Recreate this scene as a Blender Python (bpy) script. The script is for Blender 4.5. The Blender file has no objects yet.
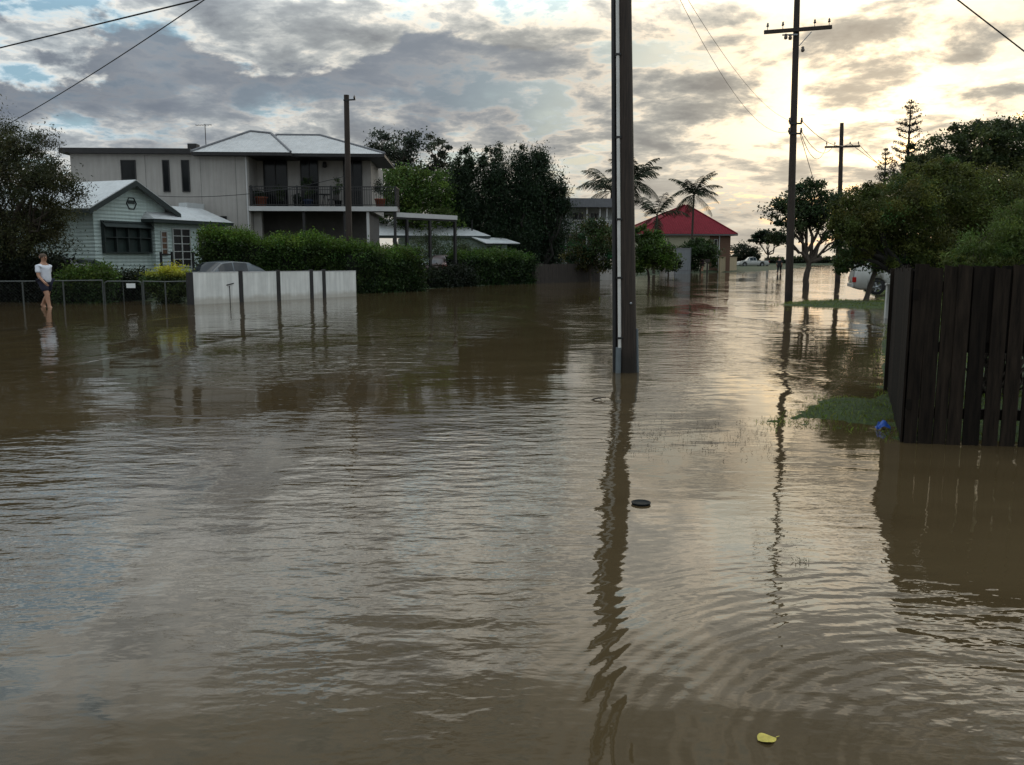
import bpy, bmesh, math, random
import numpy as np
from mathutils import Vector, Matrix

R = math.radians
PI = math.pi
sc = bpy.context.scene
COL = sc.collection
random.seed(7)

# ------------------------------------------------------------------ camera
F = 870.0
HORIZ = 258.5
PITCH = math.atan((382.5 - HORIZ) / F)
CAMZ = 1.6
cam_d = bpy.data.cameras.new('camera')
cam_d.sensor_width = 36.0
cam_d.lens = 36.0 * F / 1024.0
cam_d.clip_start = 0.05
cam_d.clip_end = 6000
cam = bpy.data.objects.new('camera', cam_d)
COL.objects.link(cam)
cam.location = (0, 0, CAMZ)
cam.rotation_euler = (PI / 2 - PITCH, 0, 0)
sc.camera = cam
ct, st = math.cos(PITCH), math.sin(PITCH)


def ray(px, py):
    a, b = px - 512.0, 382.5 - py
    return Vector((a, F * ct + b * st, -F * st + b * ct))


def W(px, py, z=0.0):
    d = ray(px, py)
    t = (z - CAMZ) / d.z
    return Vector((d.x * t, d.y * t, z))


def A(px, py, Y):
    d = ray(px, py)
    t = Y / d.y
    return Vector((d.x * t, Y, CAMZ + d.z * t))


class Frame:
    """local frame of a building: x along its front, y towards its back"""
    def __init__(s, o, ang):
        s.o = Vector((o[0], o[1], 0)); s.a = ang
        s.m = Matrix.Rotation(-ang, 3, 'Z')

    def y(s, px, py, yl):
        o = s.m @ (Vector((0, 0, CAMZ)) - s.o); d = s.m @ ray(px, py)
        t = (yl - o.y) / d.y
        return o + d * t

    def x(s, px, py, xl):
        o = s.m @ (Vector((0, 0, CAMZ)) - s.o); d = s.m @ ray(px, py)
        t = (xl - o.x) / d.x
        return o + d * t


# ------------------------------------------------------------------ materials
def nodes_of(m):
    m.use_nodes = True
    nt = m.node_tree
    return nt, nt.nodes, nt.links


MATS = {}


def mat(name, col, rough=0.6, var=0.25, scale=6.0, bump=0.0, metal=0.0, spec=0.4, stretch=(1, 1, 1), streak=0.0):
    if name in MATS:
        return MATS[name]
    m = bpy.data.materials.new(name)
    nt, N, L = nodes_of(m)
    b = N['Principled BSDF']
    b.inputs['Roughness'].default_value = rough
    b.inputs['Metallic'].default_value = metal
    b.inputs['Specular IOR Level'].default_value = spec
    tc = N.new('ShaderNodeTexCoord')
    mp = N.new('ShaderNodeMapping')
    mp.inputs['Scale'].default_value = stretch
    L.new(tc.outputs['Object'], mp.inputs['Vector'])
    n = N.new('ShaderNodeTexNoise')
    n.inputs['Scale'].default_value = scale
    n.inputs['Detail'].default_value = 6
    n.inputs['Roughness'].default_value = 0.65
    L.new(mp.outputs[0], n.inputs['Vector'])
    r = N.new('ShaderNodeValToRGB')
    r.color_ramp.elements[0].position = 0.3
    r.color_ramp.elements[1].position = 0.72
    lo = [max(0, c * (1 - var)) for c in col]
    hi = [min(1, c * (1 + var)) for c in col]
    r.color_ramp.elements[0].color = (*lo, 1)
    r.color_ramp.elements[1].color = (*hi, 1)
    L.new(n.outputs['Fac'], r.inputs[0])
    out = r.outputs[0]
    if streak:
        mp2 = N.new('ShaderNodeMapping')
        mp2.inputs['Scale'].default_value = (3.0, 3.0, 0.25)
        L.new(tc.outputs['Object'], mp2.inputs['Vector'])
        n2 = N.new('ShaderNodeTexNoise')
        n2.inputs['Scale'].default_value = 2.2
        n2.inputs['Detail'].default_value = 5
        L.new(mp2.outputs[0], n2.inputs['Vector'])
        mr = N.new('ShaderNodeMapRange')
        mr.inputs['From Min'].default_value = 0.35
        mr.inputs['From Max'].default_value = 0.7
        mr.inputs['To Min'].default_value = 1.0 - streak
        mr.inputs['To Max'].default_value = 1.0
        L.new(n2.outputs['Fac'], mr.inputs[0])
        mx = N.new('ShaderNodeMix'); mx.data_type = 'RGBA'; mx.blend_type = 'MULTIPLY'
        mx.inputs[0].default_value = 1.0
        L.new(out, mx.inputs[6]); L.new(mr.outputs[0], mx.inputs[7])
        out = mx.outputs[2]
    L.new(out, b.inputs['Base Color'])
    if bump:
        bp = N.new('ShaderNodeBump')
        bp.inputs['Strength'].default_value = 1.0
        bp.inputs['Distance'].default_value = bump
        L.new(n.outputs['Fac'], bp.inputs['Height'])
        L.new(bp.outputs[0], b.inputs['Normal'])
    MATS[name] = m
    return m


def ribbed(name, col, rough, axis, pitch, depth, metal=0.0, var=0.2):
    """corrugated or lapped sheet: ribs along one object axis"""
    m = mat(name, col, rough, var, 1.5, 0, metal, 0.4, (1, 1, 1), 0.15)
    nt, N, L = nodes_of(m)
    b = N['Principled BSDF']
    tc = N.new('ShaderNodeTexCoord'); sp = N.new('ShaderNodeSeparateXYZ')
    L.new(tc.outputs['Object'], sp.inputs[0])
    mu = N.new('ShaderNodeMath'); mu.operation = 'MULTIPLY'; mu.inputs[1].default_value = 2 * PI / pitch
    L.new(sp.outputs[axis], mu.inputs[0])
    si = N.new('ShaderNodeMath'); si.operation = 'SINE'; L.new(mu.outputs[0], si.inputs[0])
    bp = N.new('ShaderNodeBump'); bp.inputs['Distance'].default_value = depth
    L.new(si.outputs[0], bp.inputs['Height']); L.new(bp.outputs[0], b.inputs['Normal'])
    return m


def leaf_mat(name, trans=0.42):
    m = bpy.data.materials.new(name)
    nt, N, L = nodes_of(m)
    b = N['Principled BSDF']
    b.inputs['Roughness'].default_value = 0.5
    b.inputs['Specular IOR Level'].default_value = 0.25
    at = N.new('ShaderNodeAttribute'); at.attribute_name = 'tint'
    L.new(at.outputs['Color'], b.inputs['Base Color'])
    tr = N.new('ShaderNodeBsdfTranslucent')
    L.new(at.outputs['Color'], tr.inputs['Color'])
    mx = N.new('ShaderNodeMixShader'); mx.inputs[0].default_value = trans
    L.new(b.outputs[0], mx.inputs[1]); L.new(tr.outputs[0], mx.inputs[2])
    L.new(mx.outputs[0], N['Material Output'].inputs['Surface'])
    return m


LEAF = leaf_mat('leaf')
M_darkbark = mat('dark_bark', (0.016, 0.014, 0.011), 0.95, 0.4, 9, 0.02, stretch=(1, 1, 0.25))
M_bark = mat('bark', (0.055, 0.042, 0.032), 0.9, 0.4, 9, 0.02, stretch=(1, 1, 0.25))
M_polewood = mat('pole_wood', (0.034, 0.023, 0.017), 0.75, 0.55, 10, 0.006, stretch=(5, 5, 0.25))
M_steel = mat('galvanised_steel', (0.25, 0.26, 0.27), 0.45, 0.2, 12, metal=0.6)
M_darkmetal = mat('dark_metal', (0.018, 0.017, 0.017), 0.5, 0.3, 8)
M_blackplastic = mat('black_plastic', (0.006, 0.008, 0.008), 0.6, 0.3, 20, spec=0.15)
M_conduit = mat('white_conduit', (0.62, 0.60, 0.56), 0.5, 0.12, 6)
M_greyconduit = mat('grey_conduit', (0.13, 0.15, 0.16), 0.6, 0.15, 6)
M_wire = mat('wire', (0.012, 0.012, 0.012), 0.6, 0.1, 5)
M_ceramic = mat('insulator_ceramic', (0.10, 0.08, 0.07), 0.25, 0.1, 5)
M_glass = mat('window_glass', (0.008, 0.009, 0.010), 0.12, 0.2, 2, spec=0.25)
M_white = mat('white_paint', (0.66, 0.65, 0.61), 0.6, 0.10, 3, streak=0.16)
M_tyre = mat('tyre_rubber', (0.012, 0.012, 0.012), 0.8, 0.2, 20)
M_rim = mat('alloy_rim', (0.32, 0.33, 0.34), 0.35, 0.1, 9, metal=0.7)
M_skin = mat('skin', (0.36, 0.19, 0.12), 0.6, 0.1, 8)
M_hair = mat('hair', (0.06, 0.035, 0.02), 0.7, 0.2, 30)


# ------------------------------------------------------------------ mesh building
class MB:
    def __init__(s):
        s.v = []; s.f = []; s.sm = []

    def add(s, vs, fs, smooth=False):
        o = len(s.v)
        s.v += [tuple(v) for v in vs]
        s.f += [tuple(i + o for i in f) for f in fs]
        s.sm += [smooth] * len(fs)
        return s

    def box(s, x0, x1, y0, y1, z0, z1):
        vs = [(x0, y0, z0), (x1, y0, z0), (x1, y1, z0), (x0, y1, z0), (x0, y0, z1), (x1, y0, z1), (x1, y1, z1), (x0, y1, z1)]
        return s.add(vs, [(0, 3, 2, 1), (4, 5, 6, 7), (0, 1, 5, 4), (1, 2, 6, 5), (2, 3, 7, 6), (3, 0, 4, 7)])

    def beam(s, a, b, w, h, up=(0, 0, 1)):
        a, b = Vector(a), Vector(b); d = (b - a).normalized()
        sd = d.cross(Vector(up))
        if sd.length < 1e-4: sd = d.cross(Vector((1, 0, 0)))
        sd.normalize(); u = sd.cross(d)
        vs = []
        for p in (a, b):
            for i, j in ((-1, -1), (1, -1), (1, 1), (-1, 1)):
                vs.append(p + sd * (w / 2 * i) + u * (h / 2 * j))
        return s.add(vs, [(0, 1, 2, 3), (7, 6, 5, 4), (0, 4, 5, 1), (1, 5, 6, 2), (2, 6, 7, 3), (3, 7, 4, 0)])

    def tube(s, pts, rad, n=8, cap=True):
        pts = [Vector(p) for p in pts]
        if not hasattr(rad, '__len__'): rad = [rad] * len(pts)
        vs, fs = [], []
        ref = Vector((0.13, 0.31, 0.94))
        for i, p in enumerate(pts):
            d = (pts[min(i + 1, len(pts) - 1)] - pts[max(i - 1, 0)]).normalized()
            sd = d.cross(ref)
            if sd.length < 1e-3: sd = d.cross(Vector((1, 0, 0)))
            sd.normalize(); u = sd.cross(d)
            for k in range(n):
                a = 2 * PI * k / n
                vs.append(p + (sd * math.cos(a) + u * math.sin(a)) * rad[i])
        for i in range(len(pts) - 1):
            for k in range(n):
                k2 = (k + 1) % n
                fs.append((i * n + k, i * n + k2, (i + 1) * n + k2, (i + 1) * n + k))
        s.add(vs, fs, True)
        if cap:
            s.add(vs[:n], [tuple(range(n))]); s.add(vs[-n:], [tuple(range(n - 1, -1, -1))])
        return s

    def lathe(s, prof, n=24, o=(0, 0, 0), axis='Z'):
        vs, fs = [], []
        for r, z in prof:
            for k in range(n):
                a = 2 * PI * k / n
                p = (r * math.cos(a), r * math.sin(a), z)
                if axis == 'Y': p = (p[0], p[2], p[1])
                vs.append((p[0] + o[0], p[1] + o[1], p[2] + o[2]))
        for i in range(len(prof) - 1):
            for k in range(n):
                k2 = (k + 1) % n
                fs.append((i * n + k, i * n + k2, (i + 1) * n + k2, (i + 1) * n + k))
        return s.add(vs, fs, True)

    def poly(s, vs, th=None):
        """flat polygon, or a slab of thickness th below it"""
        n = len(vs)
        if th is None:
            return s.add(vs, [tuple(range(n))])
        lo = [(v[0], v[1], v[2] - th) for v in vs]
        fs = [tuple(range(n)), tuple(range(2 * n - 1, n - 1, -1))]
        fs += [(i, i + n, (i + 1) % n + n, (i + 1) % n) for i in range(n)]
        return s.add(list(vs) + lo, fs)

    def prism(s, prof, axis, a, b):
        """profile in the plane across an axis, swept from a to b"""
        def mk(p, t):
            return (t, p[0], p[1]) if axis == 'X' else (p[0], t, p[1])
        n = len(prof)
        vs = [mk(p, a) for p in prof] + [mk(p, b) for p in prof]
        fs = [tuple(range(n)), tuple(range(2 * n - 1, n - 1, -1))]
        fs += [(i, (i + 1) % n, (i + 1) % n + n, i + n) for i in range(n)]
        return s.add(vs, fs)

    def build(s, name, m, parent=None, bevel=0.0, fix=True):
        me = bpy.data.meshes.new(name)
        me.from_pydata(s.v, [], s.f)
        if fix:
            bm = bmesh.new(); bm.from_mesh(me)
            if not any(s.sm):
                bmesh.ops.recalc_face_normals(bm, faces=bm.faces)
            else:
                bmesh.ops.recalc_face_normals(bm, faces=bm.faces)
            bm.to_mesh(me); bm.free()
        for p, q in zip(me.polygons, s.sm): p.use_smooth = q
        if m: me.materials.append(m)
        o = bpy.data.objects.new(name, me)
        COL.objects.link(o)
        if parent: o.parent = parent
        if bevel:
            b = o.modifiers.new('bevel', 'BEVEL'); b.width = bevel; b.segments = 2; b.limit_method = 'ANGLE'
        return o


def empty(name, label, cat, loc=(0, 0, 0), rz=0.0, group=None):
    o = bpy.data.objects.new(name, None)
    COL.objects.link(o)
    o.location = loc; o.rotation_euler = (0, 0, rz)
    o.empty_display_size = 0.2
    return tag(o, label, cat, group)


def tag(o, label, cat, group=None, kind=None):
    if label: o['label'] = label
    if cat: o['category'] = cat
    if group: o['group'] = group
    if kind: o['kind'] = kind
    return o


def bake(o):
    """apply an object's modifiers without operators"""
    dg = bpy.context.evaluated_depsgraph_get(); dg.update()
    me = bpy.data.meshes.new_from_object(o.evaluated_get(dg))
    o.modifiers.clear(); o.data = me
    return o


def leaf_object(name, P, size, cols, parent=None, aspect=0.5, up=0.0, mat_=None, seed=0, dirs=None):
    rg = np.random.default_rng(seed)
    n = len(P)
    a = rg.normal(size=(n, 3)) if dirs is None else dirs + rg.normal(size=(n, 3)) * 0.25
    a[:, 2] += up
    a /= np.linalg.norm(a, axis=1, keepdims=True)
    b = np.cross(a, rg.normal(size=(n, 3))); b /= np.linalg.norm(b, axis=1, keepdims=True) + 1e-9
    s = np.asarray(size).reshape(-1, 1) * np.ones((n, 1))
    V = np.empty((n, 4, 3))
    V[:, 0] = P - a * s; V[:, 1] = P + b * s * aspect - a * s * 0.15; V[:, 2] = P + a * s; V[:, 3] = P - b * s * aspect - a * s * 0.15
    me = bpy.data.meshes.new(name)
    me.vertices.add(4 * n); me.loops.add(4 * n); me.polygons.add(n)
    me.vertices.foreach_set('co', V.reshape(-1).astype(np.float32))
    me.loops.foreach_set('vertex_index', np.arange(4 * n, dtype=np.int32))
    me.polygons.foreach_set('loop_start', np.arange(0, 4 * n, 4, dtype=np.int32))
    at = me.attributes.new('tint', 'FLOAT_COLOR', 'POINT')
    c = np.ones((n, 4, 4), dtype=np.float32); c[:, :, :3] = cols[:, None, :]
    at.data.foreach_set('color', c.reshape(-1))
    me.update(calc_edges=True)
    me.materials.append(mat_ or LEAF)
    o = bpy.data.objects.new(name, me)
    COL.objects.link(o)
    if parent: o.parent = parent
    return o


def clump_points(blobs, nclump, nleaf, rg, cr=0.2, inner=0.45, flat=0.7):
    """leaf positions in clumps spread through ellipsoid blobs; returns points and clump ids"""
    w = np.array([b[3] * b[4] * b[5] for b in blobs]) ** 0.75; w /= w.sum()
    bi = rg.choice(len(blobs), nclump, p=w)
    B = np.array(blobs)[bi]
    d = rg.normal(size=(nclump, 3)); d /= np.linalg.norm(d, axis=1, keepdims=True)
    r = inner + (1 - inner) * rg.random((nclump, 1)) ** 0.6
    C = B[:, :3] + d * r * B[:, 3:6]
    rad = np.minimum(np.minimum(B[:, 3], B[:, 4]), B[:, 5]) * cr * rg.uniform(0.6, 1.5, nclump)
    ci = rg.integers(0, nclump, nleaf)
    off = rg.normal(size=(nleaf, 3)) * rad[ci][:, None]
    off[:, 2] *= flat
    return C[ci] + off, ci, C


def tints(base, ci, ncl, rg, var=0.35, hue=0.12):
    base = np.array(base)
    k = np.exp(rg.normal(0, var, ncl))
    h = rg.normal(0, hue, (ncl, 3)) * np.array([1.0, 0.3, 0.6])
    c = base[None] * k[ci][:, None] * (1 + h[ci]) * np.exp(rg.normal(0, 0.22, (len(ci), 1)))
    return np.clip(c, 0.003, 0.5)


def limb(mb, a, b, r0, r1, rg, n=5, wob=0.08, sides=7):
    a, b = Vector(a), Vector(b)
    L = (b - a).length
    pts, rr = [], []
    for i in range(n + 1):
        t = i / n
        p = a.lerp(b, t)
        if 0 < i < n: p += Vector(rg.normal(size=3) * L * wob)
        pts.append(p); rr.append(r0 + (r1 - r0) * t)
    mb.tube(pts, rr, sides, cap=False)
    return pts


def tree(name, label, base, blobs, nclump, nleaf, leaf, col, trunk_r=0.15, fork=None, seed=1, cat='tree', group=None,
         cr=0.22, inner=0.45, aspect=0.5, var=0.35, up=0.0, nlimb=18, flat=0.7, bark=None, hue=0.12):
    """blobs in local coordinates (base at the origin)"""
    rg = np.random.default_rng(seed)
    root = empty(name, label, cat, base, 0, group)
    P, ci, C = clump_points(blobs, nclump, nleaf, rg, cr, inner, flat)
    P[:, 2] = np.maximum(P[:, 2], 0.02)
    leaf_object('crown', P, leaf * rg.uniform(0.6, 1.3, len(P)), tints(col, ci, nclump, rg, var, hue), root, aspect, up, seed=seed)
    mb = MB()
    fk = Vector(fork if fork else (0, 0, min(b[2] - b[5] * 0.6 for b in blobs)))
    tp = limb(mb, (0, 0, -0.15), fk, trunk_r, trunk_r * 0.75, rg, 5, 0.03, 10)
    order = rg.permutation(len(C))[:nlimb]
    for b in blobs:
        q = limb(mb, fk, (b[0], b[1], b[2] - 0.2 * b[5]), trunk_r * 0.65, trunk_r * 0.18, rg, 5, 0.05)
    for i in order:
        c = Vector(C[i])
        bl = min(blobs, key=lambda b: (Vector(b[:3]) - c).length)
        s0 = fk.lerp(Vector((bl[0], bl[1], bl[2] - 0.2 * bl[5])), float(rg.uniform(0.3, 0.9)))
        limb(mb, s0, c, trunk_r * 0.25, trunk_r * 0.05, rg, 4, 0.06, 5)
    mb.build('trunk', bark or M_bark, root)
    return root


def hedge(name, label, p0, p1, depth, h0, h1, nleaf, leaf, col, seed, z0=0.0, bulge=0.18, cat='hedge', aspect=0.5, up=0.3, wav=0.25, tip=1.0):
    """clipped hedge between two ground points, its front on the line p0-p1 and its depth away from the camera"""
    rg = np.random.default_rng(seed)
    p0, p1 = Vector((p0[0], p0[1], z0)), Vector((p1[0], p1[1], z0))
    d = p1 - p0; L = d.length; ang = math.atan2(d.y, d.x)
    root = empty(name, label, cat, p0, ang)
    ncl = max(60, int(nleaf / 90))
    t = rg.random(ncl) * L
    H = h0 + (h1 - h0) * t / L + wav * (np.sin(t * 1.7 + seed) * 0.5 + np.sin(t * 4.1 + 2 * seed) * 0.3)
    face = rg.random(ncl)
    y = np.where(face < 0.5, rg.normal(0, 0.06, ncl), rg.random(ncl) * depth)
    y = np.where((face > 0.92), depth, y)
    z = np.where(face < 0.5, rg.random(ncl) * H, H + rg.normal(0, 0.05, ncl))
    ends = rg.random(ncl) < 0.08
    t = np.where(ends, np.where(rg.random(ncl) < 0.5, 0, L), t)
    z = np.where(ends, rg.random(ncl) * H, z)
    C = np.stack([t, y, z], 1)
    ci = rg.integers(0, ncl, nleaf)
    P = C[ci] + rg.normal(size=(nleaf, 3)) * bulge
    P[:, 2] = np.maximum(P[:, 2], 0.02)
    cc = tints(col, ci, ncl, rg, 0.35)
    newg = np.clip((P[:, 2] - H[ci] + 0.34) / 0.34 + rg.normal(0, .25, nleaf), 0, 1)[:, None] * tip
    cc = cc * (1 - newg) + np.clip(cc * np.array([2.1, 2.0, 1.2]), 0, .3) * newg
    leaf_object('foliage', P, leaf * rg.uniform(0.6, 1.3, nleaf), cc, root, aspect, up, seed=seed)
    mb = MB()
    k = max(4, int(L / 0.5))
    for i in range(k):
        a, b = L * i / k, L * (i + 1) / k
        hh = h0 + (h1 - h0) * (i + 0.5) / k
        mb.box(a, b + 0.01 * (i % 2), 0.12 + 0.03 * (i % 2), depth - 0.12, -0.1, hh * 0.9 - 0.05 * (i % 2))  # added dark filler boxes, not modelled branches; keep the hedge opaque
    mb.build('core_fill', mat('hedge_inside', (0.008, 0.011, 0.006), 1.0, 0.5, 14, 0.03), root)
    return root


# ------------------------------------------------------------------ sun direction and sky
SUN_AZ = math.atan2(1000 - 512, F)           # to the right of the view direction
SUN_EL = R(5.0)
GLOW = Vector((math.sin(R(21.5)) * math.cos(R(8.5)), math.cos(R(21.5)) * math.cos(R(8.5)), math.sin(R(8.5))))  # brightest patch of thin cloud
SDIR = Vector((math.sin(SUN_AZ) * math.cos(SUN_EL), math.cos(SUN_AZ) * math.cos(SUN_EL), math.sin(SUN_EL)))


def build_world():
    w = bpy.data.worlds.new('World'); sc.world = w
    w.use_nodes = True
    N, L = w.node_tree.nodes, w.node_tree.links
    bg = N['Background']
    BG = 0.1
    bg.inputs['Strength'].default_value = BG
    sky = N.new('ShaderNodeTexSky'); sky.sky_type = 'NISHITA'; sky.sun_disc = False
    sky.sun_elevation = SUN_EL; sky.sun_rotation = SUN_AZ
    sky.air_density = 1.0; sky.dust_density = 1.0; sky.ozone_density = 2.0

    def val(x): return x
    def setin(sock, x):
        if hasattr(x, 'node'): L.new(x, sock)
        else: sock.default_value = x
    def m(op, a, b=0.0, c=None, clamp=False):
        n = N.new('ShaderNodeMath'); n.operation = op; n.use_clamp = clamp
        setin(n.inputs[0], a); setin(n.inputs[1], b)
        if c is not None: setin(n.inputs[2], c)
        return n.outputs[0]
    def ss(x, a, b):
        n = N.new('ShaderNodeMapRange'); n.interpolation_type = 'SMOOTHSTEP'
        setin(n.inputs[0], x); n.inputs[1].default_value = a; n.inputs[2].default_value = b
        return n.outputs[0]
    def comb(x, y, z):
        n = N.new('ShaderNodeCombineXYZ'); setin(n.inputs[0], x); setin(n.inputs[1], y); setin(n.inputs[2], z); return n.outputs[0]
    def noise(v, s, det, ro, dist=0.0):
        n = N.new('ShaderNodeTexNoise'); L.new(v, n.inputs['Vector'])
        n.inputs['Scale'].default_value = s; n.inputs['Detail'].default_value = det
        n.inputs['Roughness'].default_value = ro; n.inputs['Distortion'].default_value = dist
        return n.outputs['Fac']
    def mix(f, a, b, bt='MIX'):
        n = N.new('ShaderNodeMix'); n.data_type = 'RGBA'; n.blend_type = bt
        setin(n.inputs[0], f)
        for s_, x in ((n.inputs[6], a), (n.inputs[7], b)):
            if hasattr(x, 'node'): L.new(x, s_)
            else: s_.default_value = (*x, 1)
        return n.outputs[2]
    def ramp(f, stops):
        n = N.new('ShaderNodeValToRGB'); e = n.color_ramp.elements
        while len(e) < len(stops): e.new(0.5)
        for el, (p, c) in zip(e, stops): el.position = p; el.color = (*c, 1)
        L.new(f, n.inputs[0]); return n.outputs[0]

    tc = N.new('ShaderNodeTexCoord')
    sp = N.new('ShaderNodeSeparateXYZ'); L.new(tc.outputs['Generated'], sp.inputs[0])
    x, y, z = sp.outputs
    zc = m('ADD', m('MAXIMUM', z, 0.0), 0.18)
    p = comb(m('DIVIDE', x, zc), m('DIVIDE', y, zc), 0.37)
    dn = N.new('ShaderNodeVectorMath'); dn.operation = 'DOT_PRODUCT'
    L.new(tc.outputs['Generated'], dn.inputs[0]); dn.inputs[1].default_value = GLOW
    g = m('MAXIMUM', dn.outputs['Value'], 0.0)
    g_wide = m('POWER', g, 5.0); g_mid = m('POWER', g, 30.0); g_tight = m('POWER', g, 160.0)

    n1 = noise(p, 2.7, 9, 0.60, 0.25)
    n2 = noise(p, 7.5, 6, 0.62, 0.2)
    d = m('ADD', m('MULTIPLY', n1, 0.72), m('MULTIPLY', n2, 0.28))
    cl = ramp(d, [(0.415, (0.30, 0.50, 0.66)), (0.452, (0.60, 0.74, 0.82)), (0.485, (0.76, 0.785, 0.77)), (0.515, (0.50, 0.555, 0.59)),
                  (0.56, (0.33, 0.38, 0.425)), (0.64, (0.22, 0.255, 0.30))])
    # gaps of clear sky
    gap = m('SUBTRACT', 1.0, ss(d, 0.41, 0.45))
    skyc = mix(1.0, sky.outputs[0], (2.0, 2.0, 2.0), 'MULTIPLY')
    cl10 = mix(1.0, cl, (1 / BG, 1 / BG, 1 / BG), 'MULTIPLY')
    c = mix(m('MULTIPLY', gap, 0.35), cl10, skyc)
    # warm light through the cloud near the sun
    thin = m('SUBTRACT', 1.0, ss(d, 0.44, 0.56))
    c = mix(m('MULTIPLY', g_wide, 0.8), c, mix(1.0, c, (1.34, 1.07, 0.78), 'MULTIPLY'))
    amt = m('ADD', m('MULTIPLY', g_mid, m('ADD', m('MULTIPLY', thin, 0.25), 0.015)), m('MULTIPLY', g_tight, m('ADD', m('MULTIPLY', thin, 0.7), 0.22)))
    vs = N.new('ShaderNodeVectorMath'); vs.operation = 'SCALE'
    vs.inputs[0].default_value = (11.5, 8.0, 4.1); L.new(amt, vs.inputs['Scale'])
    c = mix(1.0, c, vs.outputs[0], 'ADD')
    # pale haze low over the horizon
    hz = m('SUBTRACT', 1.0, ss(z, 0.015, 0.15))
    hn = noise(comb(m('MULTIPLY', m('DIVIDE', x, m('ADD', m('ABSOLUTE', y), 0.3)), 2.2), m('MULTIPLY', z, 22.0), 0.7), 1.1, 7, 0.6)
    hcol = mix(g_wide, (5.6, 5.55, 5.3), (7.4, 6.5, 5.1))
    hk = mix(ss(hn, 0.46, 0.66), hcol, mix(1.0, hcol, (0.55, 0.56, 0.60), 'MULTIPLY'))
    c = mix(m('MULTIPLY', hz, 0.75), c, hk)
    # bank of heavier cumulus low in the sky to the left
    q = comb(m('MULTIPLY', m('DIVIDE', x, m('ADD', m('ABSOLUTE', y), 0.3)), 4.2), m('MULTIPLY', z, 7.0), 0.15)
    bn = noise(q, 1.5, 8, 0.58, 0.15)
    top = m('ADD', z, m('MULTIPLY', m('SUBTRACT', bn, 0.5), 0.30))
    az = m('DIVIDE', x, m('ADD', m('ABSOLUTE', y), 0.05))
    bank = m('MULTIPLY', m('SUBTRACT', 1.0, ss(top, 0.205, 0.222)), ss(top, 0.10, 0.17))
    bank = m('MULTIPLY', bank, m('SUBTRACT', 1.0, ss(az, -0.15, 0.22)))
    bank = m('MULTIPLY', bank, ss(y, 0.0, 0.3))
    c = mix(m('MULTIPLY', bank, 0.88), c, mix(ss(bn, 0.4, 0.65), (2.2, 2.5, 2.95), (1.6, 1.86, 2.3)))
    # upper sky, mostly out of view: bands added to light roofs, tone water
    zb = N.new('ShaderNodeVectorMath'); zb.operation = 'SCALE'; L.new(c, zb.inputs[0])
    L.new(m('ADD', m('ADD', m('SUBTRACT', 1.0, m('MULTIPLY', ss(z, 0.40, 0.50), 0.25)), m('MULTIPLY', ss(z, 0.60, 0.9), 2.0)), m('MULTIPLY', m('MULTIPLY', ss(z, 0.225, 0.33), m('SUBTRACT', 1.0, ss(z, 0.37, 0.50))), m('ADD', 0.85, m('MULTIPLY', g_wide, 0.9)))), zb.inputs['Scale'])
    c = zb.outputs[0]
    # below the horizon
    c = mix(m('SUBTRACT', 1.0, ss(z, -0.02, 0.0)), c, (1.2, 1.1, 0.9))
    L.new(c, bg.inputs['Color'])


build_world()
sun_d = bpy.data.lights.new('sun', 'SUN')
sun_d.energy = 0.5; sun_d.angle = R(10); sun_d.color = (1.0, 0.86, 0.66)
sun = bpy.data.objects.new('sun', sun_d); COL.objects.link(sun)
sun.location = SDIR * 50
sun.rotation_euler = (-SDIR).to_track_quat('-Z', 'Y').to_euler()

sc.view_settings.view_transform = 'Standard'
sc.view_settings.look = 'None'
sc.view_settings.exposure = 0
sc.cycles.max_bounces = 6
sc.cycles.transparent_max_bounces = 8
sc.cycles.use_denoising = True
sc.cycles.sample_clamp_indirect = 6.0


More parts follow.
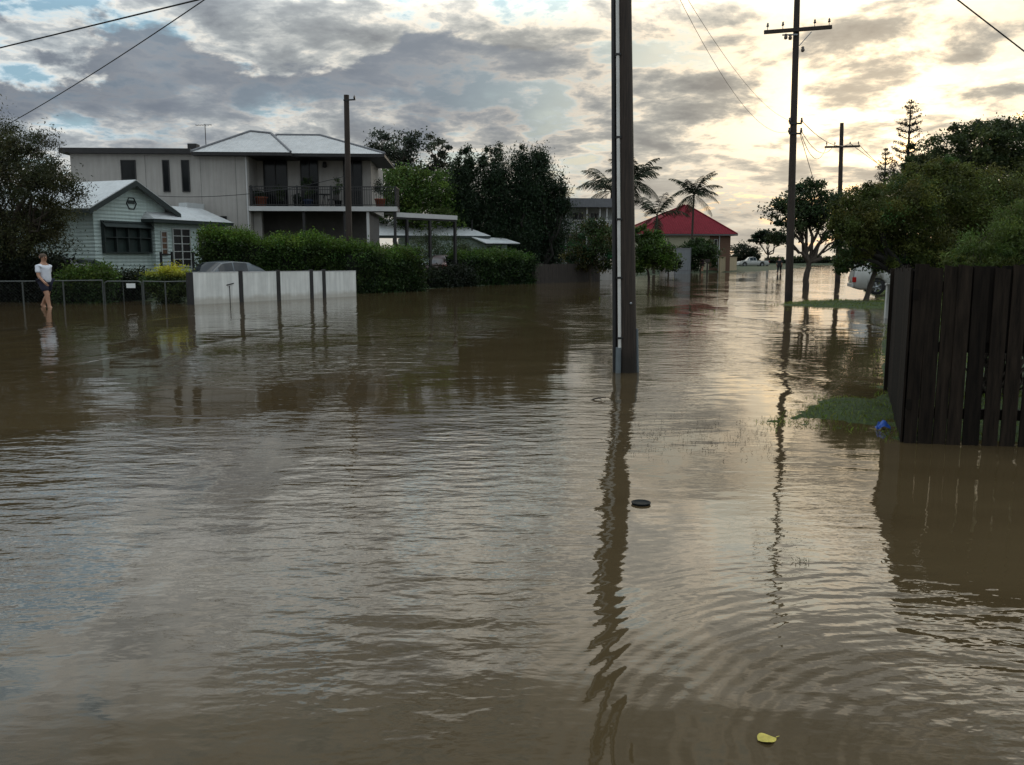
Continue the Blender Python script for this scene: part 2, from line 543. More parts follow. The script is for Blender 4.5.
# ------------------------------------------------------------------ water
def build_water():
    m = bpy.data.materials.new('flood_water')
    nt, N, L = nodes_of(m)
    b = N['Principled BSDF']
    b.inputs['IOR'].default_value = 1.333
    b.inputs['Roughness'].default_value = 0.03
    b.inputs['Specular IOR Level'].default_value = 0.5
    tc = N.new('ShaderNodeTexCoord')
    def mapping(scale, rz=0.0, loc=(0, 0, 0)):
        n = N.new('ShaderNodeMapping'); n.inputs['Scale'].default_value = scale
        n.inputs['Rotation'].default_value = (0, 0, rz); n.inputs['Location'].default_value = loc
        L.new(tc.outputs['Object'], n.inputs['Vector']); return n.outputs[0]
    def noise(v, s, det, ro, dist=0.0):
        n = N.new('ShaderNodeTexNoise'); L.new(v, n.inputs['Vector'])
        n.inputs['Scale'].default_value = s; n.inputs['Detail'].default_value = det
        n.inputs['Roughness'].default_value = ro; n.inputs['Distortion'].default_value = dist
        return n.outputs['Fac']
    def mm(op, a, b_=0.0):
        n = N.new('ShaderNodeMath'); n.operation = op
        for s_, x in ((n.inputs[0], a), (n.inputs[1], b_)):
            if hasattr(x, 'node'): L.new(x, s_)
            else: s_.default_value = x
        return n.outputs[0]
    def ss(x, a, b_, lo=0.0, hi=1.0):
        n = N.new('ShaderNodeMapRange'); n.interpolation_type = 'SMOOTHSTEP'
        L.new(x, n.inputs[0]); n.inputs[1].default_value = a; n.inputs[2].default_value = b_
        n.inputs[3].default_value = lo; n.inputs[4].default_value = hi
        return n.outputs[0]
    # muddy body colour, drifting silt
    silt = noise(mapping((0.5, 0.8, 1)), 0.9, 6, 0.6, 0.6)
    r = N.new('ShaderNodeValToRGB')
    r.color_ramp.elements[0].position = 0.3; r.color_ramp.elements[0].color = (0.053, 0.036, 0.017, 1)
    r.color_ramp.elements[1].position = 0.7; r.color_ramp.elements[1].color = (0.074, 0.052, 0.026, 1)
    L.new(silt, r.inputs[0]); L.new(r.outputs[0], b.inputs['Base Color'])
    # ripples: a broad swell, wind ripples in patches, fine wrinkles
    swell = noise(mapping((0.55, 1.0, 1), R(8)), 1.3, 2, 0.5, 0.3)
    rip = noise(mapping((0.45, 1.0, 1), R(-7), (3, 1, 0)), 6.6, 2.5, 0.5, 0.3)
    rip2 = noise(mapping((0.5, 1.0, 1), R(14), (9, 4, 0)), 2.7, 2, 0.5, 0.3)
    fine = noise(mapping((0.6, 1.0, 1), R(4), (5, 2, 0)), 17.0, 2, 0.55, 0.2)
    patch = noise(mapping((0.5, 0.22, 1), R(20), (1, 7, 0)), 0.55, 3, 0.55, 0.8)
    k = ss(patch, 0.43, 0.60, 0.15, 1.10)
    h = mm('MULTIPLY', swell, 0.0085)
    h = mm('ADD', h, mm('MULTIPLY', mm('MULTIPLY', rip, 0.0088), k))
    h = mm('ADD', h, mm('MULTIPLY', mm('MULTIPLY', rip2, 0.012), k))
    h = mm('ADD', h, mm('MULTIPLY', mm('MULTIPLY', fine, 0.0024), k))
    # rings spreading from the photographer's steps
    wv = N.new('ShaderNodeTexWave'); wv.wave_type = 'RINGS'; wv.rings_direction = 'SPHERICAL'; wv.wave_profile = 'SIN'
    L.new(mapping((1, 1, 1), 0, (-1.75, -2.4, 0)), wv.inputs['Vector'])
    wv.inputs['Scale'].default_value = 3.6; wv.inputs['Distortion'].default_value = 3.0
    wv.inputs['Detail'].default_value = 1.0; wv.inputs['Detail Scale'].default_value = 1.2
    ln = N.new('ShaderNodeVectorMath'); ln.operation = 'DISTANCE'
    L.new(tc.outputs['Object'], ln.inputs[0]); ln.inputs[1].default_value = (1.75, 2.4, 0)
    fall = ss(ln.outputs['Value'], 0.3, 3.4, 1.0, 0.0)
    h = mm('ADD', h, mm('MULTIPLY', mm('MULTIPLY', wv.outputs['Fac'], 0.0007), fall))
    bp = N.new('ShaderNodeBump'); bp.inputs['Strength'].default_value = 1.0; bp.inputs['Distance'].default_value = 1.0
    L.new(h, bp.inputs['Height']); L.new(bp.outputs[0], b.inputs['Normal'])
    mb = MB()
    mb.poly([(-2500, -60, 0), (2500, -60, 0), (2500, 4000, 0), (-2500, 4000, 0)])
    tag(mb.build('water', m), None, None, None, 'structure')


build_water()
#PART2
# ------------------------------------------------------------------ land
def seg_dist(px, py, poly):
    """signed distance to a polygon (positive inside)"""
    n = len(poly); d = np.full(px.shape, 1e9); ins = np.zeros(px.shape, bool)
    for i in range(n):
        ax, ay = poly[i]; bx, by = poly[(i + 1) % n]
        ex, ey = bx - ax, by - ay
        t = np.clip(((px - ax) * ex + (py - ay) * ey) / (ex * ex + ey * ey), 0, 1)
        d = np.minimum(d, np.hypot(px - ax - t * ex, py - ay - t * ey))
        c = ((ay > py) != (by > py)) & (px < (bx - ax) * (py - ay) / (by - ay + 1e-12) + ax)
        ins ^= c
    return np.where(ins, d, -d)


def fnoise(x, y, s, seed):
    rg = np.random.default_rng(seed); o = np.zeros_like(x); a = 1.0
    for k in range(5):
        for j in range(3):
            th, ph = rg.random() * 2 * PI, rg.random() * 2 * PI
            o += a / 3 * np.sin((x * math.cos(th) + y * math.sin(th)) * s + ph + 1.3 * np.sin(y * s * 0.6 + ph))
        s *= 2.0; a *= 0.55
    return o


LEFT = [(-90, 33.5), (-17.7, 33.6), (-12.2, 33.0), (-10.8, 32.8), (-7.1, 41.3), (1.2, 58.3), (6.3, 64), (12.4, 82), (17.5, 97), (26, 104), (36, 121), (49, 150), (60, 175), (40, 180), (-90, 180)]
RIGHT = [(3.35, 7.55), (4.55, 10.5), (7.5, 17.5), (11.5, 26), (14.4, 33.5), (17.6, 44), (25, 60), (46, 110), (70, 170), (140, 170), (140, 7.55)]
FARBANK = [(38, 226), (300, 226), (300, 262), (30, 262)]


def land_h(x, y):
    a = seg_dist(x, y, LEFT); b = seg_dist(x, y, RIGHT); c = seg_dist(x, y, FARBANK)
    h = np.maximum(np.maximum(np.clip(a * 0.09, -0.3, 0.32), np.clip(b * 0.1, -0.3, 0.22)), np.clip(c * 0.06, -0.3, 0.35))
    return h + 0.018 * fnoise(x, y, 0.9, 3)


def grid(name, xs, ys, hf, m, skip=-0.12):
    X, Y = np.meshgrid(xs, ys); Z = hf(X, Y)
    nx, ny = len(xs), len(ys)
    me = bpy.data.meshes.new(name)
    idx = np.arange(nx * ny).reshape(ny, nx)
    q = np.stack([idx[:-1, :-1], idx[:-1, 1:], idx[1:, 1:], idx[1:, :-1]], -1).reshape(-1, 4)
    zz = Z.reshape(-1)
    q = q[zz[q].max(1) > skip]
    use = np.unique(q); re = np.full(nx * ny, -1); re[use] = np.arange(len(use)); q = re[q]
    V = np.stack([X.reshape(-1), Y.reshape(-1), zz], 1)[use]
    n = len(q)
    me.vertices.add(len(V)); me.loops.add(4 * n); me.polygons.add(n)
    me.vertices.foreach_set('co', V.reshape(-1).astype(np.float32))
    me.loops.foreach_set('vertex_index', q.reshape(-1).astype(np.int32))
    me.polygons.foreach_set('loop_start', np.arange(0, 4 * n, 4, dtype=np.int32))
    me.polygons.foreach_set('use_smooth', np.ones(n, bool))
    me.update(calc_edges=True); me.materials.append(m)
    o = bpy.data.objects.new(name, me); COL.objects.link(o)
    return tag(o, None, None, None, 'structure')


M_yard = mat('yard_grass', (0.022, 0.034, 0.010), 0.95, 0.5, 3.0, 0.02)
M_verge = mat('verge_grass', (0.032, 0.050, 0.012), 0.95, 0.75, 22.0, 0.03)
grid('ground', np.arange(-90, 302, 1.0), np.arange(7, 300, 1.0), land_h, M_yard)


def verge_h(x, y):
    # two grassy rises that break the water beside the right-hand fence
    n = fnoise(x, y, 2.6, 11)
    c1 = W(832, 412); c2 = W(822, 304.5)
    u = (x - c1.x) + 0.38 * (y - c1.y) * -1; v = y - c1.y
    g1 = 0.085 * np.exp(-((u - 0.15) / 0.72) ** 2 - (v / 0.95) ** 2)
    u2 = x - c2.x - 0.15 * (y - c2.y)
    g2 = 0.15 * np.exp(-(np.clip(u2 - 0.7, None, 0) / 1.7) ** 2 - (np.clip(u2 - 0.7, 0, None) / 3.0) ** 2 - (((y - c2.y) - 0.10 * u2) / 1.9) ** 2)
    b = seg_dist(x, y, RIGHT)
    edge = np.clip(b * 0.12 - 0.006, -0.3, 0.14)
    return np.maximum(np.maximum(g1, g2) - 0.042, edge) + 0.020 * n + 0.012 * fnoise(x, y, 9.0, 13)


grid('grass_verge', np.arange(2.4, 22, 0.09), np.arange(6.8, 42, 0.09), verge_h, M_verge, -0.03)


def blades(name, label, xy, hs, col, seed, z=None, w=0.006):
    rg = np.random.default_rng(seed)
    n = len(xy)
    P = np.zeros((n, 3)); P[:, :2] = xy; P[:, 2] = (z if z is not None else 0) + hs * 0.4
    d = rg.normal(size=(n, 3)) * 0.45; d[:, 2] = 1
    cols = np.clip(np.array(col)[None] * np.exp(rg.normal(0, 0.35, (n, 1))) * (1 + rg.normal(0, 0.1, (n, 3))), 0.004, 0.4)
    o = leaf_object(name, P, hs * 0.5, cols, None, 0.12, 0, LEAF, seed, d)
    tag(o, label, 'grass', None, 'stuff')
    return o


rg = np.random.default_rng(5)
pts = np.stack([rg.uniform(2.4, 22, 700000), rg.uniform(6.8, 42, 700000)], 1)
keep = rg.random(len(pts)) < np.clip(9.5 / pts[:, 1], 0.12, 1.0) ** 1.2
pts = pts[keep]
hz = verge_h(pts[:, 0], pts[:, 1])
k = (hz > -0.012) & (hz < 0.3) & (seg_dist(pts[:, 0], pts[:, 1], RIGHT) < 2.5)
pts, hz = pts[k], hz[k]
blades('grass', 'short green grass standing out of the water beside the dark fence', pts, rg.uniform(0.02, 0.075, len(pts)) * np.clip(.75 + .4 * fnoise(pts[:, 0], pts[:, 1], 5.0, 21), .35, 1.5) * (0.8 + 0.025 * pts[:, 1]), (0.110, 0.145, 0.018), 6, hz)
tw = []
for i in range(520):
    px, py = rg.uniform(625, 775), rg.normal(436, 11)
    if py < 410 or py > 466: continue
    c = W(px, py)
    for j in range(rg.integers(1, 4)): tw.append((c.x + rg.normal(0, 0.02), c.y + rg.normal(0, 0.02)))
blades('grass_tips', 'dark grass tips poking through the water between pole and fence', np.array(tw), rg.uniform(0.010, 0.032, len(tw)), (0.014, 0.017, 0.010), 8)
tw = []
for cx, cy, n_, s_ in ((803, 562, 26, 0.025), (889, 640, 0, .02), (836, 345, 25, 0.16), (812, 368, 18, .1)):
    c = W(cx, cy)
    for j in range(n_): tw.append((c.x + rg.normal(0, s_), c.y + rg.normal(0, s_)))
blades('weed_tips', 'small green weed tips in the open water right of the pole', np.array(tw), rg.uniform(0.012, 0.04, len(tw)), (0.03, 0.045, 0.012), 9)


# ------------------------------------------------------------------ power poles and wires
def pole_shaft(root, h, r0, r1, lean=(0, 0), seed=0, z0=-0.4):
    mb = MB(); n = 10
    mb.tube([(lean[0] * (z0 + (h - z0) * i / n), lean[1] * (z0 + (h - z0) * i / n), z0 + (h - z0) * i / n) for i in range(n + 1)],
            [r0 + (r1 - r0) * i / n for i in range(n + 1)], 20)
    return mb.build('pole_shaft', M_polewood, root)


c = W(627, 372)
big = empty('power_pole', 'thick timber power pole standing in the flood, white conduit up its left side', 'power pole', c)
lean = (-0.0285, 0)
pole_shaft(big, 10.4, 0.142, 0.078, lean)


def on_pole(z, dx, dy): return (lean[0] * z + dx * (1 - .045 * z), dy * (1 - .045 * z), z)


mb = MB(); mb.tube([on_pole(z, -0.115, -0.105) for z in (0.33, 2.0, 4.0, 6.0, 7.6)], 0.024, 10); mb.build('conduit', M_conduit, big)
mb = MB(); mb.tube([on_pole(-0.2, -0.140, -0.10), on_pole(0.36, -0.132, -0.105)], 0.040, 10); mb.build('conduit_guard', M_greyconduit, big)
for z in (0.48, 1.32, 2.12, 3.22, 4.3):
    q = on_pole(z, -0.115, -0.105); mb = MB(); mb.box(q[0] - .034, q[0] + .04, q[1] - .028, q[1] + .05, z, z + 0.03); mb.build('strap', M_darkmetal, big, 0.004)
mb = MB(); mb.tube([on_pole(z, -0.170, 0.0) for z in (-0.3, 3, 6, 9.0)], [.036, .036, .034, .034], 8); mb.build('dark_conduit', M_darkmetal, big)
mb = MB(); mb.tube([on_pole(-.3, 0.148, -0.03), on_pole(.62, 0.146, -0.03)], 0.02, 8); mb.build('earth_cover', M_greyconduit, big)
q = on_pole(.98, .05, -.137); mb = MB(); mb.lathe([(0, -.008), (.018, -.006), (.018, .006), (0, .012)], 12, q, 'Y'); mb.build('identity_disc', M_steel, big)
mb = MB(); mb.box(-1.45, 0.95, -0.24, -0.09, 8.9, 9.04); mb.build('crossarm', M_polewood, big)

c2 = W(788.5, 301)
p2 = empty('power_pole', 'tall timber power pole with a crossarm, rising from the grass strip', 'power pole', c2)
l2 = (-0.016, 0)
pole_shaft(p2, 12.6, 0.150, 0.098, l2)


def crossarm_set(root, z, half, lx, ins, tilt=0.0, sd=0.105):
    mb = MB(); mb.beam((lx - half, -0.19, z - tilt), (lx + half, -0.19, z + tilt), 0.10, 0.13)
    mb.build('crossarm', M_polewood, root, 0.006)
    for x in ins:
        zz = z + 0.065 + tilt * x / half
        m2 = MB(); m2.lathe([(0.012, 0), (0.012, 0.10), (0.045, 0.11), (0.05, 0.15), (0.03, 0.17), (0.04, 0.20), (0.022, 0.25), (0.0, 0.255)], 12, (lx + x, -0.19, zz))
        m2.build('insulator', M_ceramic, root)


z30 = A(796, 31, c2.y).z
crossarm_set(p2, z30, 1.22, l2[0] * z30, (-1.1, -0.55, 0.6, 1.12), 0.09)
mb = MB(); mb.beam((l2[0] * z30 + 0.5, -0.17, z30 - 0.07), (l2[0] * z30 + .08, -0.17, z30 - 0.55), 0.03, 0.03); mb.build('brace', M_steel, p2)
for dx, dz in ((-0.42, -0.28), (-0.26, -0.30), (0.22, -0.72)):
    m2 = MB(); m2.lathe([(0.0, 0.0), (0.06, 0.02), (0.07, 0.1), (0.045, 0.13), (0.07, 0.17), (0.0, 0.22)], 10, (l2[0] * z30 + dx, -0.16, z30 + dz - 0.06)); m2.build('bell_insulator', M_ceramic, p2)
mb = MB(); mb.beam((l2[0] * z30 - .55, -0.16, z30 - 0.18), (l2[0] * z30, -0.16, z30 - 0.16), 0.035, 0.05); mb.build('bracket', M_steel, p2)
zl = [A(788, 124, c2.y).z, A(788, 134, c2.y).z]
for z in zl:
    mb = MB(); mb.beam((-0.30, -0.12, z), (0.16, -0.12, z), 0.05, 0.06); mb.build('service_bracket', M_darkmetal, p2)
    for sx in (-0.29, 0.15):
        m2 = MB(); m2.lathe([(0.0, 0.0), (0.045, 0.02), (0.05, 0.10), (0.03, 0.13), (0.045, 0.17), (0.0, 0.2)], 10, (sx, -0.12, z + 0.02)); m2.build('spool', M_ceramic, p2)

c3 = W(837.5, 282.5)
p3 = empty('power_pole', 'shorter far power pole with a crossarm, rising behind the right-hand trees', 'power pole', c3)
z3t = A(842, 123, c3.y).z
pole_shaft(p3, z3t, 0.18, 0.12, (-0.025, 0))
z3 = A(842, 147, c3.y).z
crossarm_set(p3, z3, 1.15, -.025 * z3, (-1.05, -0.5, 0.5, 1.05), 0.03)

cL = A(350, 292, 41.5); cL.z = 0
pL = empty('power_pole', 'bare timber power pole standing behind the long hedge', 'power pole', cL)
zLt = A(346, 95, 41.5).z
pole_shaft(pL, zLt, 0.16, 0.120, (0.008, 0), 0)
mb = MB(); mb.beam((-.05, -0.1, zLt - 0.25), (.5, -0.1, zLt - 0.22), 0.06, 0.06); mb.build('bracket', M_darkmetal, pL)
m2 = MB(); m2.lathe([(0.0, 0.0), (0.045, 0.02), (0.05, 0.10), (0.03, 0.13), (0.0, 0.2)], 10, (0.45, -0.1, zLt - 0.2)); m2.build('insulator', M_ceramic, pL)


def wire(label, a, b, sag, r=0.009, group=None, n=24):
    a, b = Vector(a), Vector(b)
    pts = []
    for i in range(n + 1):
        t = i / n; p = a.lerp(b, t); p.z -= 4 * sag * t * (1 - t); pts.append(p)
    mb = MB(); mb.tube(pts, r, 6)
    tag(mb.build('overhead_wire', M_wire), label, 'wire', group)


wire('upper of the two service wires crossing the sky at the top left', c + Vector((-.4, 0, 6.3)), A(-330, 125, 30), 0.05, 0.015)
wire('steeper service wire running down to the dark tree at the top left', c + Vector((-.4, 0, 8.6)), A(10, 123, 33), 0.25, 0.015)
wire('service wire slanting down across the sky at the top right', c + Vector((.1, 0, 8.0)), A(1210, 195, 16), 0.0, 0.012)
wire('upper of the two slack wires coming down to the bracket of the tall pole', c + Vector((-.2, 0, 6.5)), c2 + Vector((-.25, -.12, zl[0] + .1)), 0.6, 0.0045)
wire('lower of the two slack wires coming down to the bracket of the tall pole', c + Vector((.1, 0, 6.0)), c2 + Vector((-.25, -.12, zl[1] + .1)), 0.9, 0.0045)
for i, (dx, z, x3) in enumerate(((0.15, zl[0], 0.3), (0.15, zl[1], -0.7), (0.15, zl[1] - .1, -1.2))):
    wire(['uppermost', 'middle', 'lowest'][i] + ' wire sagging from the tall pole to the crossarm of the far pole', c2 + Vector((dx, -0.12, z + 0.1)), c3 + Vector((x3, -0.19, z3 + 0.2)), 0.45 + 0.25 * i, 0.014)
for i, x3 in enumerate((0.8, 0.3)):
    wire(['upper', 'lower'][i] + ' wire leaving the far pole towards the right-hand trees', c3 + Vector((x3, -0.19, z3 + 0.2)), c3 + Vector((18, 26 - 6 * i, z3 - 1.2 - i)), 0.6, 0.018)
wire('thin service wire dropping steeply from the tall pole towards the small tree', c2 + Vector((0.15, 0, zl[1])), A(836, 250, 46), 0.1, 0.012)
wire('service wire drooping across the pale two storey house to the bare pole', cL + Vector((0, -0.1, A(349, 176, 41.5).z)), A(158, 196, 43), 0.35, 0.014)

# ------------------------------------------------------------------ right-hand paling fence
M_pal = mat('wet_paling', (0.0135, 0.0094, 0.0065), 0.85, 0.75, 7, 0.006, 0, 0.15, stretch=(4, 4, 0.35))
def per_board(m, amt):
    nt, N, L = nodes_of(m); b = N['Principled BSDF']
    src = b.inputs['Base Color'].links[0].from_socket
    ge = N.new('ShaderNodeNewGeometry'); mr = N.new('ShaderNodeMapRange')
    mr.inputs[3].default_value = 1 - amt; mr.inputs[4].default_value = 1 + amt
    L.new(ge.outputs['Random Per Island'], mr.inputs[0])
    mx = N.new('ShaderNodeMix'); mx.data_type = 'RGBA'; mx.blend_type = 'MULTIPLY'; mx.inputs[0].default_value = 1
    L.new(src, mx.inputs[6]); L.new(mr.outputs[0], mx.inputs[7]); L.new(mx.outputs[2], b.inputs['Base Color'])


per_board(M_pal, .5)
M_pal2 = mat('wet_paling_dark', (0.008, 0.0058, 0.0042), 0.85, 0.6, 7, 0.004, 0, 0.15, stretch=(4, 4, 0.35))
f0 = W(903, 443); f1 = W(1024, 447); f2 = W(889, 391)
df = (f1 - f0).normalized()
frontL = 5.2
ang = math.atan2(df.y, df.x)
fen = empty('paling_fence', 'dark wet timber paling fence in the right foreground, gaps between its boards', 'fence', f0, ang)
rgf = np.random.default_rng(12)
x = 0.0; i = 0
front, rails = MB(), MB()
while x < frontL:
    w = rgf.uniform(0.105, 0.125)
    ztop = 1.545 + rgf.normal(0, 0.012); zb = -0.1 + rgf.uniform(0, .02)
    y = rgf.normal(0, 0.004)
    t = rgf.normal(0, 0.006)
    front.prism([(x + t * 0.5, zb), (x + w - t * 0.5, zb), (x + w + t, ztop - rgf.uniform(0, .02)), (x + t, ztop)], 'Y', y - 0.009, y + 0.009)
    x += w + (rgf.uniform(0.022, 0.034) if i > 2 else 0.006); i += 1
front.build('palings', M_pal, fen)
# boards behind, lapping the gaps in the upper half
lap = MB(); x = 0.42
while x < frontL:
    lap.box(x, x + 0.11, 0.014, 0.03, 0.86 + rgf.normal(0, .02), 1.53 + rgf.normal(0, .012)); x += 0.142
lap.build('lapped_boards', M_pal2, fen)
for z in (0.22, 0.8, 1.32):
    mb = MB(); mb.box(0, frontL, 0.034, 0.08, z, z + 0.09); mb.build('rail', M_pal2, fen)
for x in (0.02, 2.4, 4.8):
    mb = MB(); mb.box(x, x + 0.1, 0.084, 0.18, -0.4, 1.5); mb.build('post', M_pal2, fen)
dr = f2 - f0; Lr = dr.length
side = empty('paling_fence', 'dark end return of the paling fence running back along the grass', 'fence', f0 + Vector((-0.012, 0.0, 0)), math.atan2(dr.y, dr.x))
sp_ = MB(); x = 0.03
while x < Lr:
    w = rgf.uniform(0.09, 0.12)
    sp_.box(x, x + w, -0.009 + rgf.normal(0, .004), 0.012, -0.1, 1.53 - 0.018 * x + rgf.normal(0, .015)); x += w + 0.012
sp_.build('palings', M_pal, side)
for z in (0.3, 1.25):
    mb = MB(); mb.box(0, Lr, -0.06, -0.016, z, z + 0.09); mb.build('rail', M_pal2, side)
mb = MB(); mb.box(Lr - 0.02, Lr + 0.1, -0.06, 0.05, -0.3, 1.48); mb.build('post', M_pal, side)

cp = W(888, 318)
wp = empty('marker_post', 'short white post at the end of the grass strip by the car', 'post', cp)
mb = MB(); mb.prism([(-0.10, -0.1), (0.10, -0.1), (0.06, 0.86), (-0.09, 0.9)], 'Y', -0.05, 0.05); mb.build('post', M_white, wp, 0.01)
mb = MB(); mb.box(-0.12, 0.08, -0.062, 0.062, 0.88, 0.93); mb.build('cap', M_white, wp, 0.01)

# ------------------------------------------------------------------ small floating things
cf = W(641, 504)
t = empty('floating_dish', 'shallow black plastic dish floating on the water right of the thick pole', 'dish', cf, 0.3)
t.scale = (1.0, 1.0, 0.6)
mb = MB(); mb.lathe([(0.0, 0.012), (0.045, 0.012), (0.052, 0.016), (0.056, 0.024), (0.060, 0.022), (0.060, 0.0), (0.055, -0.01), (0.0, -0.012)], 28)
mb.build('base', M_blackplastic, t)
mb = MB(); mb.lathe([(0.058, 0.021), (0.064, 0.023), (0.064, 0.017), (0.058, 0.015)], 28); mb.build('rim', M_blackplastic, t)
cf = W(767, 740)
lf = MB()
n = 14; up_, lo_ = [], []
for i in range(n + 1):
    s = i / n; w = 0.016 * math.sin(PI * s ** 0.8) ** 0.8 + 0.0003
    up_.append((s * 0.052 - 0.026, w, 0.004 + 0.004 * math.sin(s * 5) + 0.002)); lo_.append((s * 0.052 - 0.026, -w, 0.004 + 0.004 * math.sin(s * 5)))
mid = [(a[0], 0, a[2] - 0.0015) for a in up_]
vs = up_ + mid + lo_; fs = []
for i in range(n):
    fs.append((i, i + 1, n + 2 + i, n + 1 + i)); fs.append((n + 1 + i, n + 2 + i, 2 * n + 3 + i, 2 * n + 2 + i))
lt = empty('fallen_leaf', 'yellow fallen leaf floating on the near water', 'leaf', cf, 0.25)
lt.scale = (1.35, 1.7, 1.2)
lf.add(vs, fs, True); lf.build('blade', mat('yellow_leaf', (0.42, 0.34, 0.06), 0.5, 0.3, 60), lt)
mb = MB(); mb.tube([(0.025, 0, 0.005), (0.037, 0.004, 0.003)], 0.0009, 5); mb.build('stem', mat('yellow_leaf', (0, 0, 0)), lt)
cf = W(597, 400)
mb = MB(); mb.tube([(-0.09, 0, -0.01), (-0.02, 0.01, 0.015), (0.07, 0.0, 0.03), (0.10, 0.02, 0.02)], [0.006, 0.009, 0.007, 0.004], 7)
mb.tube([(0.02, 0.005, 0.02), (0.05, -0.04, 0.01)], [0.005, 0.003], 6)
o = mb.build('floating_stick', M_bark); o.location = cf; tag(o, 'small dark forked stick drifting left of the thick pole', 'stick')
cf = W(884, 430)
bg_ = MB(); rgb = np.random.default_rng(3)
vs = []
for i in range(7):
    for j in range(6):
        vs.append((0.13 * i / 6 - 0.065, 0.06 * j / 5, 0.02 + 0.06 * math.sin(PI * i / 6) * math.sin(PI * (j + .3) / 6) + rgb.normal(0, 0.008)))
bg_.add(vs, [(i * 6 + j, i * 6 + j + 1, i * 6 + j + 7, i * 6 + j + 6) for i in range(6) for j in range(5)], False)
o = bg_.build('plastic_bag', mat('blue_plastic', (0.03, 0.10, 0.42), 0.35, 0.15, 20)); o.location = cf; tag(o, 'crumpled blue plastic bag at the foot of the paling fence', 'bag')

# ------------------------------------------------------------------ two storey house
M_cream = ribbed('house_cladding', (0.36, 0.335, 0.31), 0.75, 2, 0.6, 0.0, 0, 0.07)
M_trimdark = mat('dark_trim', (0.022, 0.020, 0.020), 0.6, 0.3, 4)
M_roofgrey = ribbed('grey_tile_roof', (0.46, 0.455, 0.45), 0.6, 0, 0.22, 0.012, 0.0, 0.15)
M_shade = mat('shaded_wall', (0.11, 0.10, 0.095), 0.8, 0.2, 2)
M_capgrey = mat('ridge_cap', (0.14, 0.14, 0.15), 0.7, 0.2, 6)
M_fascia = mat('pale_fascia', (0.48, 0.47, 0.46), 0.6, 0.08, 3)
YH = 46.0
o0 = A(250, 207, YH)
HF = Frame((o0.x, o0.y), R(3))
hs = empty('two_storey_house', 'pale two storey house with grey hip roofs and a dark railed balcony', 'house', (o0.x, o0.y, 0), R(3))
zs = HF.y(250, 207, 0).z            # balcony slab
ze = HF.y(290, 153, -0.5).z + 0.03  # eaves
zf = HF.y(130, 154, 0).z            # top of the left block
xl = HF.y(73, 200, 0).x
xr = HF.y(371, 180, 1.9).x
xe = HF.y(397, 207, 0).x
mb = MB(); mb.box(xl, 0, 0, 9, -0.2, zf); mb.build('wall', M_cream, hs)
mb = MB(); mb.box(0.0, xr, 1.9, 9, zs - 0.1, ze); mb.build('upper_wall', M_cream, hs)
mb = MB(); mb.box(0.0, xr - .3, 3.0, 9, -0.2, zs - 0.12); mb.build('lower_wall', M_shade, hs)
jt = MB()
for px in (146, 201, 236):
    x_ = HF.y(px, 180, 0).x; jt.box(x_ - .012, x_ + .012, -0.004, 0.02, 0.3, zf - .05)
dp = MB(); x_ = HF.y(247, 180, 0).x; dp.tube([(x_, -.06, zf - .1), (x_, -.06, .2)], .045, 8); dp.build('downpipe', M_fascia, hs)
jt.build('cladding_joint', mat('joint', (0.16, 0.15, 0.14), 0.8), hs)
# flat roof with dark fascia over the left block
mb = MB(); mb.box(xl - 0.4, HF.y(192, 151, 0).x, -0.35, 9.2, zf, zf + 0.26); mb.build('flat_roof', M_trimdark, hs)
mb = MB(); mb.box(HF.y(184, 150, 0).x, HF.y(193, 150, 0).x, 0.6, 1.2, zf + 0.26, zf + 0.62); mb.build('roof_vent', M_trimdark, hs)


def window(root, x0, x1, z0, z1, y, fm, panes=1, name='window', bars=0, depth=0.05, glass=None):
    fr = MB(); t = 0.05
    fr.box(x0, x1, y - depth, y - 0.003, z0, z0 + t); fr.box(x0, x1, y - depth, y - 0.003, z1 - t, z1)
    fr.box(x0, x0 + t, y - depth, y - 0.003, z0 + t, z1 - t); fr.box(x1 - t, x1, y - depth, y - 0.003, z0 + t, z1 - t)
    for i in range(1, panes):
        xx = x0 + (x1 - x0) * i / panes; fr.box(xx - .025, xx + .025, y - depth + .004, y - .004, z0 + t, z1 - t)
    for i in range(1, bars + 1):
        zz = z0 + (z1 - z0) * i / (bars + 1); fr.box(x0 + t, x1 - t, y - depth + .006, y - .006, zz - .018, zz + .018)
    f = fr.build(name, fm, root)
    g = MB(); g.box(x0 + t, x1 - t, y - 0.02, y - 0.008, z0 + t, z1 - t)
    g.build('pane', glass or M_glass, f)
    return f


for a, b, t_, bt in ((120.5, 135.5, 160, 180), (162, 169, 160, 192), (181, 189, 160, 192)):
    window(hs, HF.y(a, t_, 0).x, HF.y(b, t_, 0).x, HF.y(a, bt, 0).z, HF.y(a, t_, 0).z, 0, M_trimdark)
window(hs, HF.y(210, 218, 0).x, HF.y(227, 218, 0).x, HF.y(210, 226, 0).z, HF.y(210, 216, 0).z, 0, M_trimdark)
for a, b in ((263, 287), (300, 318), (343, 362)):
    window(hs, HF.y(a, 160, 1.9).x, HF.y(b, 160, 1.9).x, zs + 0.02, HF.y(a, 159, 1.9).z, 1.9, M_trimdark, 2, 'sliding_door')
